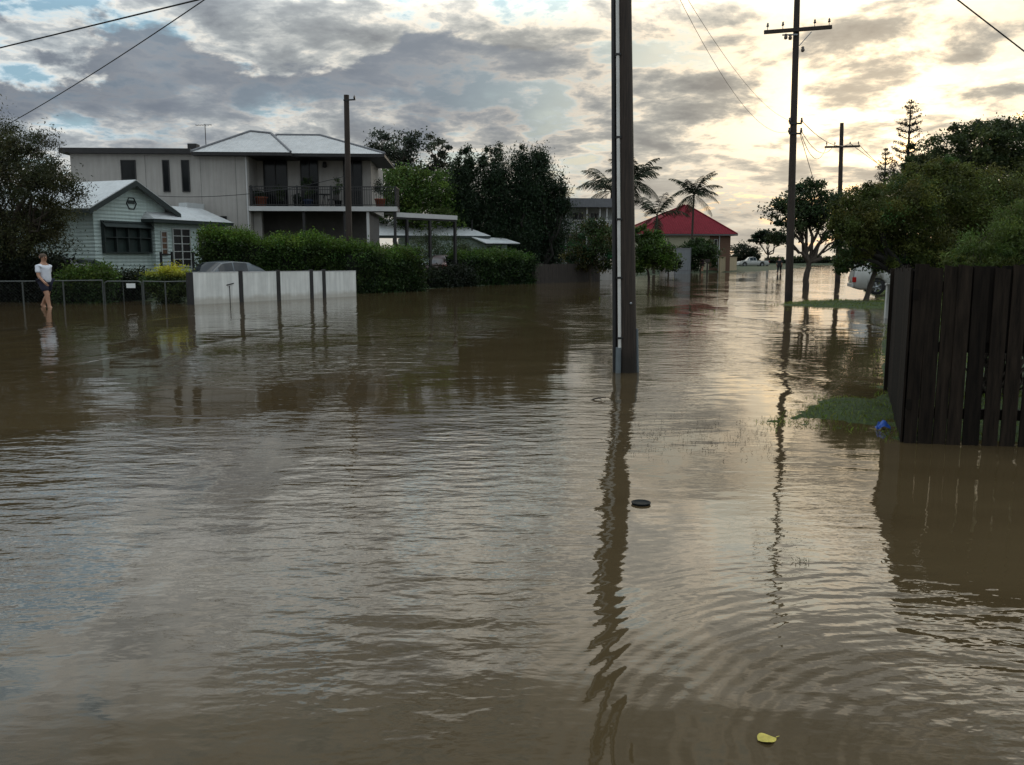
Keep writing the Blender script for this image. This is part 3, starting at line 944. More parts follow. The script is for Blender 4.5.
# balcony
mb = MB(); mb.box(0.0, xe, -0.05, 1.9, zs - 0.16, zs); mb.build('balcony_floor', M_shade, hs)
mb = MB(); mb.box(-0.05, xe + .03, -0.10, -0.055, zs - 0.20, zs + 0.04); mb.build('balcony_fascia', M_fascia, hs)
rl = MB(); hr = 1.02
rl.box(0, xe, -0.04, 0.01, zs + hr, zs + hr + 0.05); rl.box(0, xe, -0.03, 0.0, zs + 0.10, zs + 0.14); rl.box(0, xe, -0.03, 0, zs + hr - 0.14, zs + hr - .11)
k = 0.03
while k < xe:
    rl.box(k, k + 0.022, -0.026, -0.004, zs + 0.14, zs + hr); k += 0.12
rl.box(xe - .05, xe, 0.012, 1.9, zs + hr, zs + hr + .05)
k = 0.1
while k < 1.8:
    rl.box(xe - .035, xe - .013, k, k + .022, zs + 0.0, zs + hr); k += .12
rl.build('balcony_railing', M_darkmetal, hs)
for px in (251, 297, 331, 362, 397):
    x_ = min(HF.y(px, 190, 0).x, xe - .06); mb = MB(); mb.box(x_ - .04, x_ + .04, -0.05, 0.03, zs - .02, zs + hr + .08); mb.build('railing_post', M_darkmetal, hs)
mb = MB(); mb.box(HF.y(254, 230, 0.6).x, HF.y(262, 230, 0.6).x, 0.6, 0.9, 0, zs - .17); mb.build('pier', M_cream, hs)
for px in (304, 345, 368, 395):
    x_ = HF.y(px, 230, 0).x; mb = MB(); mb.box(x_ - .07, x_ + .07, 0.05, 0.2, 0, zs - .17); mb.build('column', M_fascia if px == 368 else M_trimdark, hs)
x_ = HF.y(325, 165, 1.9).x; z_ = HF.y(325, 165, 1.9).z
mb = MB(); mb.lathe([(0.02, 0.16), (0.1, 0.12), (0.12, -0.1), (0.05, -0.16), (0, -0.17)], 12, (x_, 1.78, z_)); mb.build('wall_lamp', M_darkmetal, hs)


def hip(root, x0, x1, y0, y1, ze, ra, rb, m, th=0.16):
    """hip roof with ridge points ra, rb (x, y, z); dark fascia underneath"""
    e = [(x0, y0, ze), (x1, y0, ze), (x1, y1, ze), (x0, y1, ze)]
    mb = MB()
    mb.add([e[0], e[1], rb, ra], [(0, 1, 2, 3)]); mb.add([e[2], e[3], ra, rb], [(0, 1, 2, 3)])
    mb.add([e[3], e[0], ra], [(0, 1, 2)]); mb.add([e[1], e[2], rb], [(0, 1, 2)])
    rf = mb.build('roof', m, root)
    cp = MB()
    for p, q in ((e[0], ra), (e[1], rb), (e[2], rb), (e[3], ra), (ra, rb)):
        p, q = Vector(p) + Vector((0, 0, .03)), Vector(q) + Vector((0, 0, .03))
        if (p - q).length > 0.1: cp.tube([p, q], 0.06, 6)
    cp.build('ridge_cap', M_capgrey, rf)
    fb = MB(); fb.box(x0 + .02, x1 - .02, y0 + .02, y1 - .02, ze - th, ze - 0.01)
    fb.build('fascia', M_trimdark, rf)
    return rf


ra = HF.y(250, 131.5, 3.2); rb1 = HF.y(270, 134, 3.4)
xa0, xa1 = HF.y(191, 151, -0.5).x, HF.y(291, 153, -0.5).x
hip(hs, xa0, xa1, -0.55, 7.2, ze, (ra.x, 3.2, ra.z), (rb1.x, 3.6, ra.z - 0.05), M_roofgrey)
rc, rd = HF.y(276, 136, 4.2), HF.y(320, 135.5, 4.2)
hip(hs, xa1 - 1.4, HF.y(385, 159, 0.0).x, 0.0, 6.0, ze + .02, (rc.x, 4.2, rd.z), (rd.x, 4.2, rd.z), M_roofgrey)
an = MB(); a0 = HF.y(206, 146, 2.5)
an.tube([(a0.x, 2.5, a0.z - .6), (a0.x, 2.5, a0.z + 1.15)], 0.022, 6); an.tube([(a0.x - .5, 2.5, a0.z + 1.08), (a0.x + .35, 2.5, a0.z + 1.12)], 0.014, 5)
for q in range(6): an.tube([(a0.x - .45 + q * .15, 2.3, a0.z + 1.09), (a0.x - .45 + q * .15, 2.7, a0.z + 1.09)], 0.01, 5)
an.build('antenna', M_darkmetal, hs)


def to_world(fr, p):
    v = Matrix.Rotation(fr.a, 3, 'Z') @ Vector((p[0], p[1], 0)) + fr.o
    return Vector((v.x, v.y, p[2]))


def potted(label, loc, r, h, potcol, lcol, ph, seed, n=700):
    root = empty('potted_plant', label, 'plant', loc)
    mb = MB(); mb.lathe([(0, 0), (r * .72, 0), (r, h * .9), (r * 1.08, h * .9), (r * 1.08, h), (r * .9, h), (r * .88, h * .9), (0, h * .88)], 18)
    mb.build('pot', potcol, root)
    rg = np.random.default_rng(seed)
    P, ci, C = clump_points([(0, 0, h + ph * .55, r * 1.1, r * 1.1, ph * .5)], 14, n, rg, .35, .2)
    leaf_object('foliage', P, 0.05 * rg.uniform(.6, 1.4, n), tints(lcol, ci, 14, rg), root, .4, .5, seed=seed)
    st_ = MB(); st_.tube([(0, 0, h * .8), (0.01, 0, h + ph * .7)], [.02, .008], 6); st_.build('stem', M_bark, root)


M_terra = mat('terracotta', (0.30, 0.085, 0.04), 0.8, 0.15, 8)
M_bluepot = mat('blue_glaze', (0.03, 0.05, 0.12), 0.3, 0.15, 8)
potted('leafy plant in a large square-set terracotta pot at the left end of the balcony', to_world(HF, (HF.y(261, 195, .6).x, .6, zs)), .32, .55, M_terra, (0.03, 0.05, 0.02), .3, 31)
potted('small bushy plant behind the railing in front of the widest balcony door', to_world(HF, (HF.y(280, 195, .8).x, .8, zs)), .2, .35, M_blackplastic, (0.04, 0.06, 0.02), .75, 32)
potted('tall leafy plant in a dark blue pot at the middle balcony door', to_world(HF, (HF.y(308, 195, .8).x, .8, zs)), .26, .42, M_bluepot, (0.04, 0.065, 0.02), 1.2, 33)
potted('low plant in a dark pot left of the blue pot on the balcony', to_world(HF, (HF.y(297, 195, .7).x, .7, zs)), .2, .4, M_blackplastic, (0.02, 0.035, 0.02), .3, 34)
potted('pale green plant in a pot beside the right balcony door', to_world(HF, (HF.y(338, 195, .9).x, .9, zs)), .2, .4, M_blackplastic, (0.07, 0.10, 0.035), 1.3, 35, 500)
potted('plant in a terracotta pot at the right end of the balcony', to_world(HF, (HF.y(380, 197, .9).x, .9, zs)), .28, .5, M_terra, (0.025, 0.045, 0.02), .9, 36)
tl = to_world(HF, (HF.y(325, 195, .7).x, .7, zs))
tb = empty('outdoor_table', 'small dark table on the balcony below the wall lamp', 'table', tl)
mb = MB(); mb.lathe([(0, .68), (.34, .68), (.35, .70), (.34, .72), (0, .72)], 18); mb.build('tabletop', M_darkmetal, tb)
for a in range(3):
    mb = MB(); mb.tube([(0.08 * math.cos(a * 2.1), 0.08 * math.sin(a * 2.1), .68), (.3 * math.cos(a * 2.1), .3 * math.sin(a * 2.1), 0)], .016, 6); mb.build('leg', M_darkmetal, tb)
tl = to_world(HF, (HF.y(331, 195, .9).x + .1, .9, zs))
ch = empty('outdoor_chair', 'dark balcony chair right of the small table', 'chair', tl, -0.6)
mb = MB(); mb.box(-.22, .22, -.22, .22, .42, .46); mb.build('seat', M_darkmetal, ch)
mb = MB()
for q in range(5): mb.box(-.2 + q * .09, -.16 + q * .09, .2, .23, .46, .9)
mb.box(-.22, .22, .195, .235, .9, .95); mb.build('backrest', M_darkmetal, ch)
for sx in (-.2, .2):
    for sy in (-.2, .2): mb = MB(); mb.tube([(sx, sy, .42), (sx * 1.1, sy * 1.1, 0)], .016, 6); mb.build('leg', M_darkmetal, ch)

# ------------------------------------------------------------------ cottage
M_mint = ribbed('weatherboard', (0.50, 0.58, 0.545), 0.7, 2, 0.16, 0.01, 0, 0.07)
M_tin = ribbed('tin_roof', (0.54, 0.55, 0.55), 0.45, 0, 0.09, 0.008, 0.15, 0.12)
M_mintdark = mat('dark_green_trim', (0.022, 0.030, 0.028), 0.6, 0.2, 5)
UANG = math.atan2(.92, .39)
CO = A(92, 203, 38.0)
CF = Frame((CO.x, CO.y), UANG)
ct_ = empty('cottage', 'pale mint weatherboard cottage with a gable, dark window hood and tin porch roof', 'cottage', (CO.x, CO.y, 0), UANG)
zw = CF.y(92, 203.5, 0).z           # wall plate
wx = CF.y(180.5, 209, -.45).x - .55
ap = CF.y(135.5, 181, -0.4)
half = wx / 2
pit = (ap.z - zw) / (half + .1)
g = MB()
g.prism([(0, -0.2), (wx, -0.2), (wx, zw), (half, zw + half * pit), (0, zw)], 'Y', 0, 9)
g.build('wall', M_mint, ct_)
ovh = 0.55
rf = MB()
for s in (-1, 1):
    xe_ = half + s * (half + ovh)
    zE = zw - ovh * pit + .02; zR = zw + half * pit + 0.06
    a_ = [(xe_, -.45, zE), (half, -.45, zR), (half, 9.4, zR), (xe_, 9.4, zE)]
    rf.add(a_ + [(p[0], p[1], p[2] + .05) for p in a_], [(0, 1, 2, 3), (4, 5, 6, 7), (0, 1, 5, 4), (2, 3, 7, 6), (0, 3, 7, 4)])
rfo = rf.build('roof', M_tin, ct_)
bg2 = MB()
for s in (-1, 1):
    xe_ = half + s * (half + ovh)
    bg2.add([(xe_, -.47, zw - ovh * pit + .03), (half, -.47, zw + half * pit + .07), (half, -.47, zw + half * pit - .16), (xe_, -.47, zw - ovh * pit - .2),
             (xe_, -.44, zw - ovh * pit + .03), (half, -.44, zw + half * pit + .07), (half, -.44, zw + half * pit - .16), (xe_, -.44, zw - ovh * pit - .2)],
            [(0, 1, 2, 3), (4, 5, 6, 7), (0, 1, 5, 4), (3, 2, 6, 7), (0, 3, 7, 4), (1, 2, 6, 5)])
bg2.build('bargeboard', M_mintdark, rfo)
gt = MB(); gt.box(-ovh - .06, -ovh + .04, -.45, 9.4, zw - ovh * pit - .14, zw - ovh * pit + .02); gt.build('gutter', M_mintdark, rfo)
v_ = CF.y(131, 203.5, 0)
mb = MB(); mb.lathe([(0.30, -0.03), (0.30, 0.0), (0.26, 0.0), (0.26, -0.03)], 6, (v_.x, -0.01, v_.z), 'Y'); mb.box(v_.x - .2, v_.x + .2, -0.02, -.004, v_.z - .02, v_.z + .14); mb.build('gable_vent', M_mintdark, ct_)
# window under its dark hood
h0, h1 = CF.y(104.5, 222, -.25), CF.y(153.5, 254, -.25)
wz0, wz1 = CF.y(104.5, 253, -.25).z, CF.y(104.5, 221, -.25).z
wn = window(ct_, h0.x, h1.x, wz0, wz1, -0.01, M_mintdark, 4, 'bay_window', 1, .2, mat('dark_screen', (0.016, 0.028, 0.024), .6, .3, 4))
mb = MB(); mb.poly([(h0.x - .05, -.06, wz1 + .05), (h1.x + .05, -.06, wz1 + .05), (h1.x + .05, -.36, wz1 - .22), (h0.x - .05, -.36, wz1 - .22)], .03); mb.build('hood', M_mintdark, wn)
# entry porch
py_ = -.3
px0, px1 = CF.y(155, 240, py_).x, CF.y(208, 240, py_).x
pz = CF.y(160, 219, py_).z
mb = MB(); mb.box(px0, px1, py_, 1.5, -0.1, pz); mb.build('porch_wall', M_mint, ct_)
e0, e1 = CF.y(154, 215, py_ - .5), CF.y(234, 226, py_ - .5)
ez = (e0.z + e1.z) / 2
t0, t1 = CF.y(176, 209.5, 0.9), CF.y(201, 210, 0.9)
tz = ez + .75
mb = MB()
vs = [(e0.x, py_ - .5, ez), (e1.x, py_ - .5, ez), (e1.x, 1.6, ez), (t1.x, .9, tz), (e0.x + 0.6, .9, tz), (e0.x, 1.6, ez)]
mb.add(vs, [(0, 1, 3, 4), (1, 2, 3), (5, 0, 4)])
pr = mb.build('porch_roof', M_tin, ct_)
mb = MB(); mb.box(e0.x, e1.x, py_ - .48, 1.55, ez - .16, ez - .012); mb.build('porch_fascia', M_mintdark, pr)
mb = MB(); mb.box(t1.x - 1.0, t1.x + .2, .85, 1.4, tz - .03, tz + .22); mb.build('ridge_vent', M_tin, pr)
M_wtrim = mat('white_trim', (0.44, 0.45, 0.43), .6, .08, 4)
M_amber = mat('amber_glass', (0.10, 0.045, 0.02), .15, .4, 3)
for a, b in ((160.5, 167), (196.5, 202)):
    window(ct_, CF.y(a, 240, py_).x, CF.y(b, 240, py_).x, CF.y(a, 255, py_).z, CF.y(a, 231, py_).z, py_, M_wtrim, 1, 'window', 3, .06, M_amber if a < 180 else None)
window(ct_, CF.y(172, 240, py_).x, CF.y(190, 240, py_).x, CF.y(172, 267, py_).z, CF.y(172, 228, py_).z, py_, M_wtrim, 2, 'french_door', 4, .07)
st_r = MB()
x0_, x1_ = CF.y(161, 260, py_ - .9).x, CF.y(172, 260, py_ - .9).x
st_r.box(x0_, x1_, py_ - .93, py_ - .89, CF.y(161, 255, py_ - .9).z, CF.y(161, 255, py_ - .9).z + .06)
for a in (161, 172, 193):
    if a == 193: st_r.build('stair_rail', M_darkmetal, ct_); st_r = MB()
    x_ = CF.y(a, 260, py_ - .9).x; st_r.box(x_ - .04, x_ + .04, py_ - .95, py_ - .87, 0, CF.y(a, 252, py_ - .9).z)
x0_, x1_ = CF.y(193, 260, py_ - .9).x, CF.y(207, 260, py_ - .9).x; zt = CF.y(193, 252.5, py_ - .9).z
st_r.beam((x0_, py_ - .9, zt), (x1_, py_ - .9, zt - .35), .05, .06); st_r.beam((x0_, py_ - .9, zt - .45), (x1_, py_ - .9, zt - .8), .05, .06)
st_r.build('stair_rail', M_darkmetal, ct_)
mb = MB(); mb.box(CF.y(170, 262, py_).x, CF.y(192, 262, py_).x, py_ - .8, py_ - .01, 0, .5); mb.box(CF.y(170, 262, py_).x, CF.y(192, 262, py_).x, py_ - 1.2, py_ - .81, 0, .28); mb.build('step', M_shade, ct_)

# ------------------------------------------------------------------ front fences on the left
M_panel = mat('white_panel', (0.78, 0.77, 0.73), 0.55, 0.07, 2.5, streak=0.22)


def tide_mark(m, z, col, amt=.75):
    nt, N, L = nodes_of(m); b = N['Principled BSDF']
    src = b.inputs['Base Color'].links[0].from_socket
    tc = N.new('ShaderNodeTexCoord'); sp = N.new('ShaderNodeSeparateXYZ'); L.new(tc.outputs['Object'], sp.inputs[0])
    n = N.new('ShaderNodeTexNoise'); n.inputs['Scale'].default_value = 3.0; n.inputs['Detail'].default_value = 6; L.new(tc.outputs['Object'], n.inputs['Vector'])
    ma = N.new('ShaderNodeMath'); ma.operation = 'MULTIPLY_ADD'; L.new(n.outputs['Fac'], ma.inputs[0]); ma.inputs[1].default_value = -.28; L.new(sp.outputs[2], ma.inputs[2])
    mr = N.new('ShaderNodeMapRange'); L.new(ma.outputs[0], mr.inputs[0])
    mr.inputs[1].default_value = z - .22; mr.inputs[2].default_value = z - .05; mr.inputs[3].default_value = amt; mr.inputs[4].default_value = 0
    mx = N.new('ShaderNodeMix'); mx.data_type = 'RGBA'; L.new(mr.outputs[0], mx.inputs[0]); L.new(src, mx.inputs[6]); mx.inputs[7].default_value = (*col, 1)
    L.new(mx.outputs[2], b.inputs['Base Color'])


tide_mark(M_panel, .20, (.30, .25, .18), .5)
tide_mark(M_polewood, .30, (.012, .009, .006))
wa, wb = W(194.5, 304.5), W(356.5, 296)
wd = wb - wa; WL = wd.length
wf = empty('panel_fence', 'white sheet panel fence with black posts along the flooded kerb', 'fence', wa, math.atan2(wd.y, wd.x))
cuts = [0.0]
for px in (241.5, 279, 312, 324.5, 356.5):
    # where the vertical plane through the fence meets that column
    lo, hi = 0.0, 1.0
    d = ray(px, 300); k_ = d.x / d.y
    tpar = (k_ * wa.y - wa.x) / (wd.x - k_ * wd.y)
    cuts.append(min(1.0, tpar) * WL)
for i in range(len(cuts) - 1):
    a, b = cuts[i] + (0.09 if i else 0.0), cuts[i + 1] - (0.09 if i < 4 else 0)
    if i == 3: a += .02
    mb = MB(); mb.box(a, b, 0, 0.03, -0.2, 1.10 - 0.01 * i); mb.build('panel', M_panel, wf, 0.004)
    mb = MB(); mb.box(a, b, -0.006, 0.036, 1.10 - .01 * i, 1.13 - .01 * i); mb.build('top_rail', M_fascia, wf)
for i in range(1, 5):
    mb = MB(); mb.box(cuts[i] - .085, cuts[i] + .085, -0.03, 0.06, -0.3, 1.16); mb.build('post', M_trimdark, wf, 0.008)
mb = MB(); mb.tube([(1.55, -.012, 0), (1.55, -.012, .62)], .012, 6); mb.tube([(1.42, -.012, .64), (1.74, -.012, .70)], .02, 6); mb.build('latch_rod', M_darkmetal, wf)
mb = MB(); mb.box(-0.22, -0.02, -.02, .10, -.3, 1.12); mb.build('end_post', M_trimdark, wf)

M_pipe = mat('pipe_rail', (0.075, 0.08, 0.075), .5, .2, 6, metal=.3)
M_mesh = None


def chain_mat():
    m = bpy.data.materials.new('chain_wire')
    nt, N, L = nodes_of(m)
    b = N['Principled BSDF']; b.inputs['Base Color'].default_value = (.03, .03, .03, 1); b.inputs['Roughness'].default_value = .5
    return m


M_chain = chain_mat()


def pipe_fence(label, a, b, h, nposts, name='pipe_fence', arch=False, signp=None, cat='fence'):
    a, b = Vector((a.x, a.y, 0)), Vector((b.x, b.y, 0)); d = b - a; L_ = d.length
    root = empty(name, label, cat, a, math.atan2(d.y, d.x))
    if arch:
        mb = MB(); r = .12
        mb.tube([(0, 0, -.2), (0, 0, h - r), (r * .3, 0, h - r * .3), (r, 0, h), (L_ - r, 0, h), (L_ - r * .3, 0, h - r * .3), (L_, 0, h - r), (L_, 0, -.2)], .026, 8); mb.build('gate_frame', M_pipe, root)
        mb = MB(); mb.tube([(L_ / 2, 0, h), (L_ / 2, 0, -.1)], .014, 6); mb.build('upright', M_pipe, root)
    else:
        mb = MB(); mb.tube([(0, 0, h), (L_ / 2, 0, h - .015), (L_, 0, h)], .024, 8); mb.build('top_rail', M_pipe, root)
        for i in range(nposts):
            x_ = L_ * i / max(1, nposts - 1); mb = MB(); mb.tube([(x_, 0, -.3), (x_, 0, h)], .028, 8); mb.build('post', M_pipe, root)
    mb = MB(); s = .11; k_ = -h
    while k_ < L_:
        for sg in (0, 1):
            x0_, x1_ = (k_, k_ + h) if sg == 0 else (k_ + h, k_)
            z0_, z1_ = 0.0, h
            pa, pb = Vector((x0_, 0.004 * sg, z0_)), Vector((x1_, 0.004 * sg, z1_))
            lo, hi = (0, 1)
            dx = pb.x - pa.x
            ts = sorted(((0 - pa.x) / dx, (L_ - pa.x) / dx)); lo, hi = max(0, ts[0]), min(1, ts[1])
            if hi > lo: mb.tube([pa.lerp(pb, lo), pa.lerp(pb, hi)], .0022, 3, False)
        k_ += s
    mb.build('chain_mesh', M_chain, root, fix=False)
    if signp:
        mb = MB(); mb.box(signp[0], signp[1], -.045, -.033, signp[2], signp[3]); mb.build('sign', mat('sign_white', (.72, .72, .70), .5, .05, 3), root, .004)
    return root


pa, pb = W(-60, 307), W(104, 304.5)
hp = 1.6 + (pb.y * (258.5 - 280) / 870)
pipe_fence('low pipe rail fence with wire mesh in front of the walking person', pa, pb, hp, 5)
ga, gb = W(105.5, 304.5), W(143, 304.5)
gh = 1.6 + (ga.y * (258.5 - 281) / 870)
pipe_fence('low tubular gate carrying a small blank white sign', ga, gb, gh, 0, 'pipe_gate', True, ((gb - ga).length * .60, (gb - ga).length * .84, gh - .23, gh - .07), 'gate')
pipe_fence('pipe rail fence with wire mesh in front of the yellow-green shrub', W(144.5, 304.5), W(188, 304.5), gh, 3)

# ------------------------------------------------------------------ hedges
def hz_(px, py, p): return 1.6 + (258.5 - py) / 870.0 * p.y * 1.01


q0, q1 = A(62, 300, 31.6), A(106, 300, 31.8)
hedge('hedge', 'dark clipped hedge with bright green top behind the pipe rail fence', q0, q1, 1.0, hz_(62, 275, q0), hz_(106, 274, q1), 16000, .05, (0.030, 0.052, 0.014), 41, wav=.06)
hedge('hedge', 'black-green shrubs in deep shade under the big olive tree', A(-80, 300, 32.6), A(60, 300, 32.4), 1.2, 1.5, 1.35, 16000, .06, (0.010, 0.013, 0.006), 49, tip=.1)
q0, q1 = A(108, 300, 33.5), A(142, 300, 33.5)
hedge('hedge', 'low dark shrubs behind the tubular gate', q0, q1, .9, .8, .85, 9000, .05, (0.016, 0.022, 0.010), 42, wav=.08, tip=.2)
q0, q1 = A(143, 300, 31.2), A(187, 300, 31.2)
rg = np.random.default_rng(43)
xs_ = (q1.x - q0.x); cx = (q0.x + q1.x) / 2
zt = hz_(165, 267, q0)
sh = empty('golden_shrub', 'rounded shrub with bright yellow-green top beside the white fence', 'shrub', (cx, q0.y + .5, 0))
P, ci, C = clump_points([(0, 0, zt * .5, xs_ * .5, .6, zt * .5), (-.3, 0, zt * .6, xs_ * .35, .5, zt * .38), (.35, 0, zt * .6, xs_ * .3, .5, zt * .36)], 160, 15000, rg, .22, .55)
P[:, 2] = np.clip(P[:, 2], .02, None)
cc = tints((0.045, 0.065, 0.016), ci, 160, rg, .25)
cy = tints((0.52, 0.47, 0.04), ci, 160, rg, .2)
wgt = np.clip((P[:, 2] - zt * .72) / (zt * .22) + rg.normal(0, .15, len(P)), 0, 1)[:, None]
leaf_object('foliage', P, .045 * rg.uniform(.6, 1.3, len(P)), cc * (1 - wgt) + cy * wgt, sh, .5, .3, seed=43)
mb = MB()
for i in range(9): limb(mb, (rg.normal(0, .1), rg.normal(0, .08), -.1), (rg.normal(0, .5), rg.normal(0, .25), zt * .75), .03, .008, rg, 4, .05, 5)
mb.build('stems', M_bark, sh)

q0, q1 = Vector((-12.6, 40.0, 0)), Vector((-7.3, 41.6, 0))
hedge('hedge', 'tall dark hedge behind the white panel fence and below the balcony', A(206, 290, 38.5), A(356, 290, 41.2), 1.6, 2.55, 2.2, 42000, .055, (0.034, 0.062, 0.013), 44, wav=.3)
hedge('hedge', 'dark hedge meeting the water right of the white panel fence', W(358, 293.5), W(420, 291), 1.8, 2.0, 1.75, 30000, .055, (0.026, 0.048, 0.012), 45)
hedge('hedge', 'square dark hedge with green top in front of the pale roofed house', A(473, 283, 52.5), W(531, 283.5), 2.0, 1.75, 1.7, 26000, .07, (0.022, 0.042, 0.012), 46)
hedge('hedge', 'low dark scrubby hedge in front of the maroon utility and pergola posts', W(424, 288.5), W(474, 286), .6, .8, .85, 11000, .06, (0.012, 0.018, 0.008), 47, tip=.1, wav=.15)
#PART3
# ------------------------------------------------------------------ pergola, low house
p_a, p_b = A(399, 212, 47.0), A(457, 217, 50.5)
pd_ = Vector((p_b.x - p_a.x, p_b.y - p_a.y, 0)); PL = pd_.length
PF = Frame((p_a.x, p_a.y), math.atan2(pd_.y, pd_.x))
pg = empty('pergola', 'tall open carport frame with pale flat top and dark posts', 'carport', (p_a.x, p_a.y, 0), PF.a)
zt = PF.y(400, 212.5, 0).z
mb = MB(); mb.box(-.2, PL, -.03, .03, zt - .24, zt); mb.build('fascia', M_fascia, pg)
mb = MB(); mb.box(-.2, PL, .034, .9, zt - .09, zt - .02); mb.build('roof_sheet', M_fascia, pg)
mb = MB(); mb.box(-.2, PL, .036, .16, zt - .34, zt - .10); mb.build('beam', M_trimdark, pg)
for px in (407, 430, 455):
    x_ = PF.y(px, 240, .1).x
    for y_ in (.1,): mb = MB(); mb.box(x_ - .07, x_ + .07, y_ - .07, y_ + .07, -.1, zt - .35); mb.build('post', M_trimdark, pg)

YL = 62.0
l0 = A(403, 236, YL)
LF = Frame((l0.x, l0.y), R(12))
lh = empty('low_house', 'low pale house with a broad grey metal roof behind the pergola', 'house', (l0.x, l0.y, 0), R(12))
zE = LF.y(420, 235.5, -.4).z
xr = LF.y(491, 236, -.4).x
rR = LF.y(447, 219.5, 4).x; zR = LF.y(425, 219.5, 4).z
mb = MB(); mb.box(.3, xr - .4, 0, 8, -.1, zE - .05); mb.build('wall', M_mint, lh)
mb = MB()
mb.add([(-6, -.4, zE), (xr, -.4, zE), (rR, 4, zR), (-6, 4, zR), (xr, 8.4, zE), (-6, 8.4, zE)], [(0, 1, 2, 3), (1, 4, 2), (4, 5, 3, 2)])
lr = mb.build('roof', M_tin, lh)
mb = MB(); mb.box(-6, xr - .02, -.46, -.38, zE - .16, zE - .012); mb.build('gutter', M_mintdark, lr)
a_, b_ = LF.y(472, 236.5, -.6), LF.y(520, 243, -2.2)
mb = MB(); mb.poly([(LF.y(486, 243, -2.2).x, -2.2, b_.z), (b_.x, -2.2, b_.z), (b_.x - .4, 1.5, a_.z - .05), (a_.x, -.5, a_.z - .02)], .06); mb.build('awning_roof', M_tin, lh)
mb = MB(); x0_, x1_ = LF.y(484, 250, -.3).x, LF.y(507, 250, -.3).x; mb.box(x0_, x1_, -.3, 3, -.1, b_.z - .1); mb.build('porch_wall', M_mint, lh)
window(lh, LF.y(487, 250, -.3).x, LF.y(494, 250, -.3).x, .9, b_.z - .2, -.3, M_mintdark)
window(lh, LF.y(497, 250, -.3).x, LF.y(502, 250, -.3).x, .2, b_.z - .2, -.3, M_wtrim)
mb = MB(); v_ = LF.y(472, 232, 1); mb.tube([(v_.x, 1, v_.z - .4), (v_.x, 1, v_.z + .85)], .05, 6); mb.build('vent_pipe', M_darkmetal, lr)


# ------------------------------------------------------------------ trees
def blob(px, py, Y, rpx, rpy, base, ry=None):
    c_ = A(px, py, Y); s = Y / F
    return (c_.x - base[0], c_.y - base[1], c_.z - base[2], rpx * s, (ry if ry else rpx * s * .9), rpy * s)


def btree(name, label, bx, Y, bl, nclump, nleaf, leaf, col, **k):
    b = A(bx, 280, Y); b.z = 0.05
    bs = [blob(px, py, Y + dy, rx, ry_, b) for px, py, rx, ry_, dy in bl]
    return tree(name, label, b, bs, nclump, nleaf, leaf, col, **k)


btree('broadleaf_tree', 'big dark olive tree hanging over the walking person at the left edge', 12, 34,
      [(-8, 200, 42, 62, 0), (30, 165, 34, 34, -1), (52, 190, 30, 26, -1.5), (22, 240, 40, 36, -.5), (-30, 150, 40, 50, 1), (45, 225, 24, 26, 0), (10, 140, 26, 22, 0), (-10, 270, 50, 26, 0)],
      400, 80000, .06, (0.042, 0.045, 0.017), trunk_r=.22, seed=51, cr=.24, inner=.35, aspect=.3, nlimb=60, fork=(0, 0, 1.3))
btree('small_tree', 'tall sparse tree with tufted crowns left of the dark conifers', 398, 72,
      [(382, 140, 14, 12, 0), (402, 148, 22, 20, 0), (393, 168, 24, 18, 1), (412, 140, 12, 10, 0), (374, 158, 10, 12, 0)],
      70, 6000, .12, (0.036, 0.045, 0.028), trunk_r=.2, seed=52, cr=.22, nlimb=30)
btree('small_tree', 'narrow sparse tree with a rounded tuft beside the dark conifers', 438, 74,
      [(437, 150, 13, 14, 0), (438, 172, 16, 18, 0)], 34, 3200, .12, (0.036, 0.045, 0.028), trunk_r=.16, seed=53, nlimb=14)
btree('broadleaf_tree', 'bright green rounded tree behind the right end of the balcony', 412, 64,
      [(405, 192, 30, 24, 0), (430, 190, 24, 20, 0), (388, 205, 20, 18, 0), (425, 212, 32, 22, 0), (400, 175, 16, 10, 0)],
      170, 24000, .10, (0.062, 0.10, 0.020), trunk_r=.2, seed=54, nlimb=20)
con = [(420, 168, 11, 34), (463, 190, 14, 60), (470, 160, 9, 22), (490, 180, 15, 50), (492, 158, 9, 16), (521, 165, 12, 34), (538, 190, 18, 46), (530, 160, 15, 18), (556, 222, 14, 34), (505, 225, 26, 46)]
for i, (rows, bx, lab) in enumerate((
        ([(458, 162, 5, 14, 0), (467, 160, 6, 15, 0), (464, 182, 14, 24, 0), (464, 210, 21, 30, 0), (460, 238, 22, 24, 0)], 462, 'leftmost dark conifer of the dense clump, with one narrow tip'),
        ([(484, 158, 6, 12, .5), (496, 156, 8, 13, .5), (494, 178, 19, 24, .5), (494, 212, 25, 34, .5), (490, 240, 20, 24, 0), (495, 258, 20, 12, 0)], 492, 'dark conifer with a blunt top, second from the left in the dense clump'),
        ([(521, 152, 4.5, 13, 1), (528, 162, 8, 14, 1), (524, 180, 18, 26, 1), (522, 215, 25, 36, 1), (522, 245, 20, 24, 0), (522, 260, 22, 12, 0)], 522, 'dark conifer with the highest thin spire in the dense clump'),
        ([(537, 163, 13, 13, 2), (545, 190, 19, 26, 2), (545, 225, 24, 34, 2), (545, 255, 22, 16, 2), (560, 192, 8, 12, 1), (563, 205, 8, 14, 1)], 545, 'rightmost broad dark conifer of the dense clump'))):
    btree('conifer', lab, bx, 66, rows, 260, 34000, .11, (0.019, 0.034, 0.015), trunk_r=.2, seed=60 + i, cr=.26, inner=.12, up=.7, nlimb=0, aspect=.33, bark=M_darkbark, group='dark conifers behind the low house', flat=1.3, var=.25)
